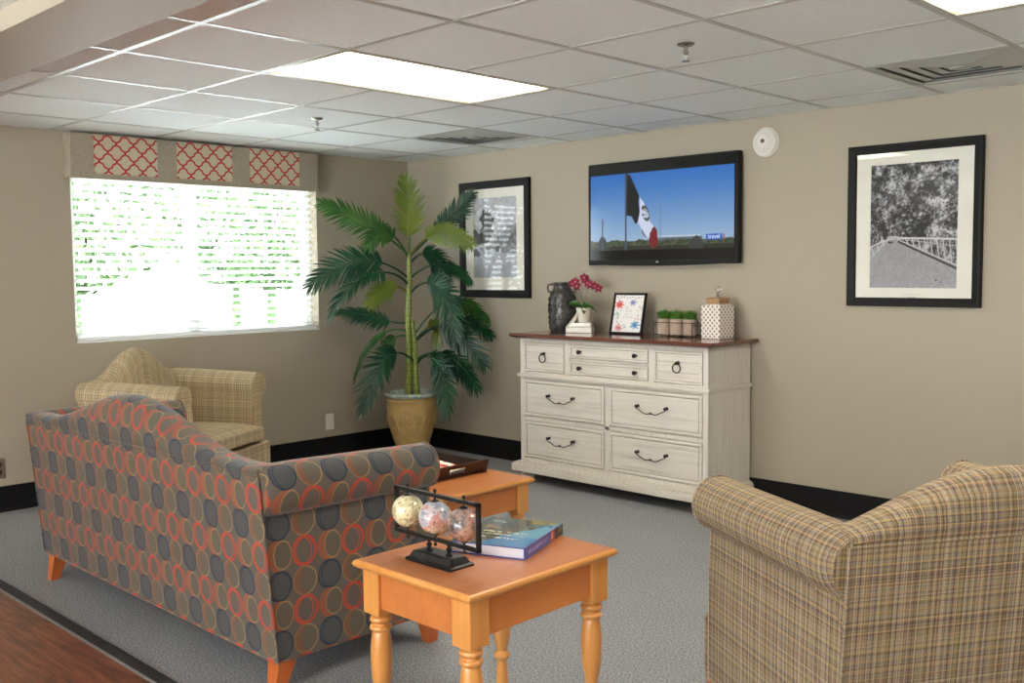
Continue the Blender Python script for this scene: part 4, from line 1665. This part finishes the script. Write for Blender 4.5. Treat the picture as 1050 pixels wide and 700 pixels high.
# ------------------------------------------------------------------ tables
def wood_table(x0, x1, y0, y1, zt, label, name, cat, leg_w=.07):
    r = empty(name, ((x0 + x1) / 2, (y0 + y1) / 2, 0), 0, label, cat)
    hx, hy = (x1 - x0) / 2, (y1 - y0) / 2
    mb = MB()
    rows = []
    for (d, z) in ((.024, zt - .026), (.012, zt - .025), (.004, zt - .020), (0, zt - .013), (.0, zt - .010), (.004, zt - .004), (.009, zt - .001)):
        rows.append([(-hx + d, -hy + d, z), (hx - d, -hy + d, z), (hx - d, hy - d, z), (-hx + d, hy - d, z)])
    mb.grid(rows, closed=True)
    mb.quad(rows[0])
    mb.quad(rows[-1])
    mb.build('edge_moulding', M['edge_wood'], r, smooth=True, angle=40)
    MB().box(-hx + .010, -hy + .010, zt - .004, hx - .010, hy - .010, zt).build('tabletop', M['orange_wood_x'], r, bevel=.001)
    blk = zt - .155
    ov = .022
    lx, ly = hx - ov - leg_w / 2, hy - ov - leg_w / 2
    hl = leg_w / 2
    s_ = blk / .395
    prof = [(.017, 0), (.020, .004), (.021, .03), (.019, .075), (.0165, .10), (.016, .112), (.024, .118), (.027, .127), (.024, .136), (.018, .142),
            (.017, .150), (.022, .165), (.0285, .20), (.0315, .25), (.031, .295), (.027, .330), (.0235, .342), (.031, .346), (.033, .352), (.031, .358),
            (.025, .361), (.024, .366), (.031, .370), (.033, .377), (.030, .384), (.024, .388), (.024, .397)]
    for sx in (-1, 1):
        for sy in (-1, 1):
            mb = MB()
            mb.box(sx * lx - hl, sy * ly - hl, blk, sx * lx + hl, sy * ly + hl, zt - .027)
            mb.lathe([(p * leg_w / .07, z * s_) for p, z in prof], 28, c=(sx * lx, sy * ly))
            mb.build('leg', M['orange_wood'], r, bevel=.0025, smooth=True)
    for sx in (-1, 1):
        MB().box(sx * (lx + hl - .010), -ly + hl, blk + .022, sx * (lx + hl - .028), ly - hl, zt - .027).build('apron', M['apron'], r)
    for sy in (-1, 1):
        MB().box(-lx + hl, sy * (ly + hl - .010), blk + .022, lx - hl, sy * (ly + hl - .028), zt - .027).build('apron', M['apron'], r)
    return r


wood_table(3.826, 4.318, -3.425, -2.82, .55, 'square honey wood end table with turned legs in the foreground beside the sofa', 'end_table', 'table')
wood_table(2.02, 3.12, -2.50, -1.895, .45, 'low honey wood coffee table partly hidden behind the sofa arm', 'coffee_table', 'table')

# tray with magazines on the coffee table
tr_ = empty('serving_tray', (2.63, -2.135, .4505), 0, 'dark brown wooden serving tray with cut out handle on the coffee table', 'tray')
tx, ty, th = .24, .185, .055
MB().box(-tx + .01, -ty + .01, .0, tx - .01, ty - .01, .010).build('tray_bottom', M['darkwood'], tr_)
for s_ in (-1, 1):
    MB().hexa([(-tx + .012, s_ * (ty - .016), 0), (tx - .012, s_ * (ty - .016), 0), (tx - .012, s_ * (ty - .004), 0), (-tx + .012, s_ * (ty - .004), 0),
               (-tx, s_ * (ty - .004), th - .008), (tx, s_ * (ty - .004), th - .008), (tx, s_ * (ty + .008), th - .008), (-tx, s_ * (ty + .008), th - .008)]).build('tray_side', M['darkwood'], tr_)
    # end with a hand hole: four blocks around the slot
    mb = MB()
    xo = lambda z: s_ * (tx - .012 + .016 * z / th)
    def slab(y0, y1, z0, z1):
        mb.hexa([(xo(z0) - .006, y0, z0), (xo(z0) + .006, y0, z0), (xo(z0) + .006, y1, z0), (xo(z0) - .006, y1, z0),
                 (xo(z1) - .006, y0, z1), (xo(z1) + .006, y0, z1), (xo(z1) + .006, y1, z1), (xo(z1) - .006, y1, z1)])
    slab(-ty, -.05, 0, th + .004)
    slab(.05, ty, 0, th + .004)
    slab(-.05, .05, 0, .020)
    slab(-.05, .05, .042, th + .004)
    mb.build('tray_end', M['darkwood'], tr_)


def art_mag(seed, cols):
    def f(U, V):
        a = fbm(U, V, 4, 3, seed)
        C = np.ones(U.shape + (3,)) * np.array(cols[0]) / 255.
        C = put(C, a > .5, cols[1])
        C = put(C, (a > .6), cols[2])
        C = put(C, (V > .80) & (V < .93) & (fbm(U, V, 16, 1, seed + 3) > .38), cols[3])
        return C
    return f


for k, (dx, dy, rz, z, cols, lab) in enumerate((
        (.04, .01, 8, .0105, ((226, 214, 180), (150, 160, 90), (120, 90, 60), (200, 60, 40)), 'magazine with pale green cover lying under the red one in the tray'),
        (-.02, .03, -9, .0175, ((222, 84, 66), (236, 226, 210), (200, 60, 46), (250, 244, 230)), 'magazine with red and white cover on top in the tray'))):
    mg = empty('magazine', (2.63 + dx, -2.135 + dy, .4505 + z), math.radians(rz), lab, 'magazine')
    MB().box(-.135, -.105, 0, .135, .105, .006).build('pages', M['mat_board'], mg, bevel=.001)
    painted('cover', art_mag(k + 2, cols), 40, 30, lambda u, v: (-.135 + .27 * u, -.105 + .21 * v, .0064), M['print'], mg)

# ------------------------------------------------------------------ three globes in a frame
M['blackmetal'] = mat_base('satin_black_metal', rgb(17, 16, 16), .35, spec=.5)[0]
gs = empty('globe_stand', (4.035, -3.275, .55), 0, 'black stand holding three small marbled globes on the end table', 'globe stand')
mb = MB()
rows = []
for (d, z) in ((0, 0), (0, .006), (.004, .010), (.008, .011), (.016, .026), (.020, .028)):
    rows.append([(-.095 + d, -.046 + d, z), (.095 - d, -.046 + d, z), (.095 - d, .046 - d, z), (-.095 + d, .046 - d, z)])
mb.grid(rows, closed=True)
mb.quad(rows[0])
mb.quad(rows[-1])
mb.build('base', M['blackmetal'], gs, smooth=True, angle=30)
fx0, fx1, fz0, fz1 = -.190, .168, .058, .195
fb = .0055
mb = MB()
mb.box(fx0, -.006, fz0, fx1, .006, fz0 + 2 * fb).box(fx0, -.006, fz1 - 2 * fb, fx1, .006, fz1)
mb.box(fx0, -.006, fz0, fx0 + 2 * fb, .006, fz1).box(fx1 - 2 * fb, -.006, fz0, fx1, .006, fz1)
mb.build('frame', M['blackmetal'], gs, bevel=.001)
for x in (-.042, .042):
    MB().lathe([(.010, .027), (.011, .031), (.005, .035), (.005, .038), (.0085, .043), (.0085, .047), (.004, .051), (.006, .055), (.007, .0585)], 14, c=(x, 0)).build('post', M['blackmetal'], gs, smooth=True)


def m_globe(name, seed, stops, scale):
    m, nt, b = mat_base(name, (.5, .5, .5, 1), .12, coat=.8)
    mp = nt.nodes.new('ShaderNodeMapping')
    mp.inputs['Location'].default_value = (seed * 3.1, seed * 1.7, seed)
    nt.links.new(coord(nt), mp.inputs[0])
    f = noise(nt, mp.outputs[0], scale, 5, .6)
    c = ramp(nt, f, stops)
    f2 = noise(nt, mp.outputs[0], scale * 4.5, 3, .6)
    c = mix(nt, NX(nt, f2).gt(.60) * .6, c, rgb(70, 62, 62))
    nt.links.new(c, b.inputs['Base Color'])
    b.inputs['Coat Roughness'].default_value = .04
    return m


GM = [m_globe('globe_cream', 1, [(.38, rgb(206, 196, 150)), (.50, rgb(232, 222, 180)), (.58, rgb(176, 168, 128))], 22),
      m_globe('globe_rose', 2, [(.36, rgb(150, 160, 178)), (.46, rgb(196, 190, 190)), (.54, rgb(196, 130, 120)), (.64, rgb(226, 204, 168))], 18),
      m_globe('globe_brown', 3, [(.36, rgb(80, 74, 76)), (.46, rgb(150, 128, 118)), (.54, rgb(196, 150, 132)), (.64, rgb(120, 104, 100))], 18)]
for k, (x, lab) in enumerate(((-.135, 'cream globe'), (-.015, 'rose and grey globe'), (.105, 'brown and grey globe'))):
    zc = (fz0 + fz1) / 2
    g = MB().sphere((0, 0, 0), .0475, 32, 20).build('globe', GM[k], gs, smooth=True)
    g.location = (x, 0, zc)
    g['label'] = lab
    for s_ in (-1, 1):
        ax_ = MB()
        ax_.lathe([(.012, .0455), (.012, .049), (.004, .052), (.003, .060), (.003, .072)], 12)
        ax_.sphere((0, 0, .077), .0055, 10, 8)
        a_ = ax_.build('axis_pin', M['blackmetal'], g, smooth=True)
        if s_ < 0: a_.rotation_euler = (math.pi, 0, 0)


# ------------------------------------------------------------------ book
def art_cover(U, V):
    # U along the width (0 = spine), V along the height
    C = np.ones(U.shape + (3,)) * np.array((96, 92, 70)) / 255.
    n = fbm(U, V, 12, 4, 21)
    C = C + ((n - .5) * .5)[..., None]
    sky = U * 1.05 + (V - .2) * .55 + (fbm(U, V, 6, 3, 4) - .5) * .25 < .52
    C = put(C, sky, (108, 168, 194))
    C = put(C, sky & (V < .35), (70, 130, 186), .8)
    C = put(C, (V > .86) & (U < .62) & (n > .45), (150, 140, 84), .9)
    C = put(C, (V > .74) & (V < .86) & (U < .5) & (fbm(U, V, 9, 2, 5) > .5), (48, 92, 118), .8)
    C = put(C, (V > .70) & (V < .93) & (U > .55), (70, 96, 106), .7)
    C = put(C, (V > .80) & (V < .86) & (U > .62) & (U < .92) & (fbm(U, V, 30, 1, 7) > .42), (210, 216, 214), .85)
    for k, (v0, h_) in enumerate(((.44, .05), (.35, .05), (.24, .04))):
        C = put(C, (V > v0) & (V < v0 + h_) & (U > .2) & (U < .95) & (fbm(U * 1.4, V, 26, 1, 30 + k) > .5), (226, 222, 196), .85)
    C = put(C, (V > .6) & (V < .68) & (U > .5) & (n > .5), (170, 130, 110), .6)
    return C


def art_spine(U, V):
    C = np.ones(U.shape + (3,)) * np.array((66, 82, 158)) / 255.
    C = put(C, (V > .3) & (V < .7) & (U > .08) & (U < .6) & (fbm(U * 2.2, V * .3, 20, 1, 3) > .42), (172, 180, 220), .75)
    C = put(C, U > .66, (190, 72, 44))
    C = put(C, (U > .68) & (U < .71) & (V > .25) & (V < .8), (236, 214, 200), .8)
    C = put(C, U > .76, (44, 34, 24))
    C = put(C, (U > .88) & (U < .97) & (V > .3), (128, 112, 62), .7)
    return C


bk = empty('picture_book', (4.2, -3.1, .5505), math.radians(90 + 21), 'large blue and brown illustrated book lying on the end table', 'book')
# local x runs along the spine, local y away from the spine
BL, BW, BT = .305, .235, .034
M['pages'] = m_noise('page_edges', rgb(236, 236, 240), rgb(214, 214, 222), 3, .8, stretch=(1, 1, 120))
M['bookblue'] = mat_base('book_cloth_blue', rgb(66, 82, 158), .4)[0]
MB().box(.004, .004, .003, BL - .004, BW - .004, BT - .003).build('page_block', M['pages'], bk)
MB().box(0, 0, 0, BL, BW, .003).build('back_cover', M['bookblue'], bk)
MB().box(0, 0, BT - .003, BL, BW, BT).build('front_cover', M['bookblue'], bk)
MB().box(0, -.003, 0, BL, .001, BT).build('spine', M['bookblue'], bk)
painted('cover_print', art_cover, 100, 120, lambda u, v: (BL * v, BW * u, BT + .0004), M['cover'] if 'cover' in M else m_vcol('glossy_cover', .25, coat=.5), bk)
painted('spine_print', art_spine, 120, 14, lambda u, v: (BL * u, -.0034, BT * v), m_vcol('glossy_spine', .3, coat=.3), bk)

# ------------------------------------------------------------------ palm
M['pot_glaze'] = m_noise('honey_glazed_pot', rgb(190, 160, 100), rgb(168, 136, 82), 14, .35, coat=.4)
M['rim_glaze'] = m_noise('blue_drip_glaze', rgb(120, 150, 156), rgb(196, 200, 176), 30, .15, coat=.8)
M['soil'] = m_noise('soil', rgb(50, 38, 30), rgb(70, 54, 40), 60, .95)
M['trunk'] = None
m, nt, b = mat_base('palm_trunk', rgb(96, 112, 48), .5)
sp = nt.nodes.new('ShaderNodeSeparateXYZ')
nt.links.new(coord(nt), sp.inputs[0])
z = NX(nt, sp.outputs[2])
nn = NX(nt, noise(nt, coord(nt), 8, 3))
rg = ((z / .05 + nn * .6).fr() - .5).ab().soft(.09, .03)
c = mix(nt, nn, rgb(86, 104, 36), rgb(150, 156, 74))
c = mix(nt, rg * .7, c, rgb(66, 66, 34))
nt.links.new(c, b.inputs['Base Color'])
M['trunk'] = m


def m_frond(name, c1, c2):
    m, nt, b = mat_base(name, c1, .26, spec=.5)
    f = noise(nt, coord(nt), 5, 2)
    c = ramp(nt, f, [(.35, c1), (.65, c2)])
    nt.links.new(c, b.inputs['Base Color'])
    trl = nt.nodes.new('ShaderNodeBsdfTranslucent')
    nt.links.new(c, trl.inputs[0])
    mx = nt.nodes.new('ShaderNodeMixShader')
    mx.inputs[0].default_value = .22
    nt.links.new(b.outputs[0], mx.inputs[1])
    nt.links.new(trl.outputs[0], mx.inputs[2])
    nt.links.new(mx.outputs[0], nt.nodes['Material Output'].inputs[0])
    return m


M['fd'] = m_frond('frond_dark', rgb(24, 62, 46), rgb(34, 84, 52))
M['fm'] = m_frond('frond_mid', rgb(44, 88, 40), rgb(66, 112, 44))
M['fy'] = m_frond('frond_yellow', rgb(88, 112, 36), rgb(122, 136, 50))

PX, PY = .60, -.50
palm = empty('potted_palm', (PX, PY, 0), 0, 'tall artificial palm in a glazed tan urn in the room corner', 'palm')
pot = MB().lathe([(.115, 0), (.135, .004), (.138, .022), (.122, .045), (.104, .070), (.100, .088), (.112, .100), (.118, .106), (.116, .112), (.128, .14),
                  (.150, .21), (.168, .29), (.177, .37), (.179, .41), (.178, .435), (.182, .442), (.182, .452), (.174, .458), (.168, .47), (.176, .478),
                  (.184, .486)], 56, cap=False).build('urn', M['pot_glaze'], palm, smooth=True)
MB().lathe([(.180, .472), (.190, .480), (.195, .492), (.190, .502), (.176, .506), (.160, .500), (.156, .485), (.158, .44)], 56, cap=False).build('glazed_rim', M['rim_glaze'], palm, smooth=True)
MB().lathe([(.157, .470), (.08, .478), (.001, .48)], 32, cap=False).build('soil', M['soil'], palm, smooth=True)
for k in range(3):
    rel = MB()
    a0 = math.radians(-45 + 120 * k)
    for s_ in (-1, 1):
        pts = []
        for i in range(40):
            t_ = i / 39
            an = a0 + s_ * (.10 + .62 * t_)
            zz = .30 + .055 * math.sin(t_ * 2 * math.pi * 1.15 + .4)
            rad = np.interp(zz, [.14, .21, .29, .37, .41], [.128, .150, .168, .177, .179]) + .002
            pts.append((rad * math.cos(an), rad * math.sin(an), zz))
        rel.tube(pts, .0075, 6)
        pts = []
        for i in range(24):
            t_ = i / 23
            rr_ = .034 * (1 - t_ * .8)
            an = a0 + s_ * (.26 + rr_ / .17 * math.cos(t_ * 9))
            zz = .325 + rr_ * math.sin(t_ * 9)
            rad = np.interp(zz, [.14, .21, .29, .37, .41], [.128, .150, .168, .177, .179]) + .002
            pts.append((rad * math.cos(an), rad * math.sin(an), zz))
        rel.tube(pts, .0065, 6)
    rel.sphere((.173 * math.cos(a0), .173 * math.sin(a0), .30), .014, 10, 8)
    rel.build('scroll_relief', M['pot_glaze'], pot, smooth=True)

RT = Vector((.7159, .6981, 0))      # across the room as seen from the seating
TW_ = Vector((.6969, -.7137, 0))    # from the corner out into the room


def pw(a, z, d=0):
    v = RT * a + TW_ * d
    return Vector((v.x, v.y, z))


tp_ = [pw(-.02, .46), pw(-.012, .75), pw(-.012, 1.05), pw(.0, 1.30), pw(.0, 1.50)]
MB().tube(tp_, [.028, .024, .022, .020, .014], 14).build('trunk', M['trunk'], palm, smooth=True)
tp2 = [pw(.045, .46, .02), pw(.035, .68, .02), pw(.03, .90, .02), pw(.018, 1.03, .03)]
MB().tube(tp2, [.024, .021, .018, .012], 12).build('trunk', M['trunk'], palm, smooth=True)


def bez(p, t_):
    q = [Vector(x) for x in p]
    while len(q) > 1:
        q = [q[i].lerp(q[i + 1], t_) for i in range(len(q) - 1)]
    return q[0]


FR = random.Random(11)


def frond(ctrl, start, Lm, mat, roll, nl=26, dr_=.25, name='frond'):
    """ctrl: rachis control points; leaflets from parameter start to the tip; roll turns the blade about the rachis (0 = blade faces the room)"""
    mb = MB()
    N = 30
    pts = [bez(ctrl, k / N) for k in range(N + 1)]
    mb.tube(pts, [.0075 * (1 - .8 * k / N) + .001 for k in range(N + 1)], 6)
    for k in range(nl):
        t_ = start + (1 - start) * (k + .5) / nl
        c = bez(ctrl, t_)
        tg = (bez(ctrl, min(1, t_ + .02)) - bez(ctrl, max(0, t_ - .02))).normalized()
        face = TW_ - tg * TW_.dot(tg)
        face.normalize()
        face = Matrix.Rotation(roll, 3, tg) @ face
        sd = tg.cross(face).normalized()
        s = (t_ - start) / (1 - start)
        L_ = Lm * (math.sin(math.pi * (.18 + .74 * s)) ** .7)
        for sg in (-1, 1):
            jit = FR.uniform(-.12, .12)
            ang = math.radians(58 - 34 * s) + jit
            d_ = (tg * math.cos(ang) + sd * sg * math.sin(ang) + face * FR.uniform(.02, .22)).normalized()
            wv = .0092 * (1 - .35 * s)
            nrm = face
            e_ = d_.cross(nrm).normalized()
            ll = L_ * FR.uniform(.88, 1.08)
            rows = []
            for i in range(5):
                u_ = i / 4
                p = c + d_ * ll * u_ + Vector((0, 0, -dr_ * ll * u_ * u_))
                w_ = wv * (.45, 1, .95, .6, .04)[i]
                rows.append([p - e_ * w_, p + face * w_ * -.35, p + e_ * w_])
            mb.grid(rows)
    tip = bez(ctrl, 1)
    return mb.build(name, mat, palm, recalc=False, smooth=True, angle=80)


def A(px): return (px - 413) * .0070


def Z(py): return 1.372 - (py - 278) * .0070


def fr_(pts, start, Lm, mat, roll=0., nl=26, dr=.2, d=(0, .05, .1, .12)):
    Lm, nl = Lm * 1.14, int(nl * 1.2)
    ctrl = [pw(A(x), Z(y), d[min(i, len(d) - 1)]) for i, (x, y) in enumerate(pts)]
    frond(ctrl, start, Lm, M[mat], math.radians(roll), nl, dr)


fr_([(413, 262), (414, 240), (418, 215), (412, 185)], .28, .15, 'fy', 10, 24, .05)
fr_([(413, 262), (392, 240), (362, 222), (330, 210)], .30, .145, 'fm', 5, 28, .15, (0, .05, .12, .2))
fr_([(412, 264), (400, 232), (385, 232), (378, 254)], .30, .12, 'fm', 35, 20, .3, (0, .12, .22, .28))
fr_([(412, 285), (385, 258), (350, 262), (318, 292)], .28, .17, 'fd', 12, 30, .15, (0, .1, .2, .25))
fr_([(412, 292), (398, 268), (362, 276), (342, 322)], .34, .14, 'fd', 50, 26, .25, (0, .2, .38, .45))
fr_([(411, 300), (400, 288), (388, 292), (374, 310)], .30, .12, 'fy', 30, 20, .3, (0, .08, .12, .14))
fr_([(411, 330), (395, 335), (375, 318), (340, 318)], .34, .11, 'fd', 30, 24, .3, (0, .02, .05, .1))
fr_([(416, 342), (395, 330), (368, 340), (357, 390)], .40, .075, 'fm', 60, 24, .3, (0, .03, .06, .1))
fr_([(418, 372), (398, 345), (382, 365), (368, 418)], .30, .15, 'fd', 10, 30, .1, (.02, .15, .25, .3))
fr_([(420, 372), (436, 350), (455, 375), (452, 420)], .30, .14, 'fd', 15, 28, .1, (.02, .15, .28, .32))
fr_([(420, 368), (445, 350), (468, 370), (482, 398)], .34, .13, 'fd', 25, 26, .2, (.02, .08, .12, .14))
fr_([(419, 348), (440, 322), (468, 340), (490, 374)], .36, .15, 'fd', 10, 28, .15, (.02, .1, .15, .12))
fr_([(418, 350), (450, 320), (476, 326), (496, 345)], .40, .11, 'fd', 30, 24, .2, (0, -.02, -.05, -.06))
fr_([(416, 345), (445, 300), (470, 300), (492, 330)], .42, .11, 'fm', 30, 24, .25, (0, 0, 0, 0))
fr_([(414, 300), (436, 275), (456, 298), (462, 345)], .28, .165, 'fd', 10, 30, .12, (0, .15, .22, .24))
fr_([(414, 285), (440, 262), (462, 270), (476, 290)], .38, .09, 'fd', 40, 22, .3, (0, 0, 0, 0))
fr_([(414, 270), (430, 248), (446, 262), (450, 300)], .25, .13, 'fd', 20, 24, .2, (0, -.06, -.12, -.15))
fr_([(413, 264), (432, 236), (456, 232), (478, 252)], .30, .125, 'fy', 8, 28, .2, (0, .08, .14, .18))
fr_([(414, 262), (438, 240), (458, 222), (478, 198)], .38, .12, 'fd', 5, 24, .1, (0, -.05, -.1, -.12))
fr_([(416, 352), (432, 330), (446, 322), (438, 360)], .35, .09, 'fy', 20, 18, .3, (0, -.04, -.08, -.1))
fr_([(411, 345), (398, 340), (384, 352), (380, 375)], .35, .09, 'fm', 20, 18, .3, (0, -.04, -.08, -.1))
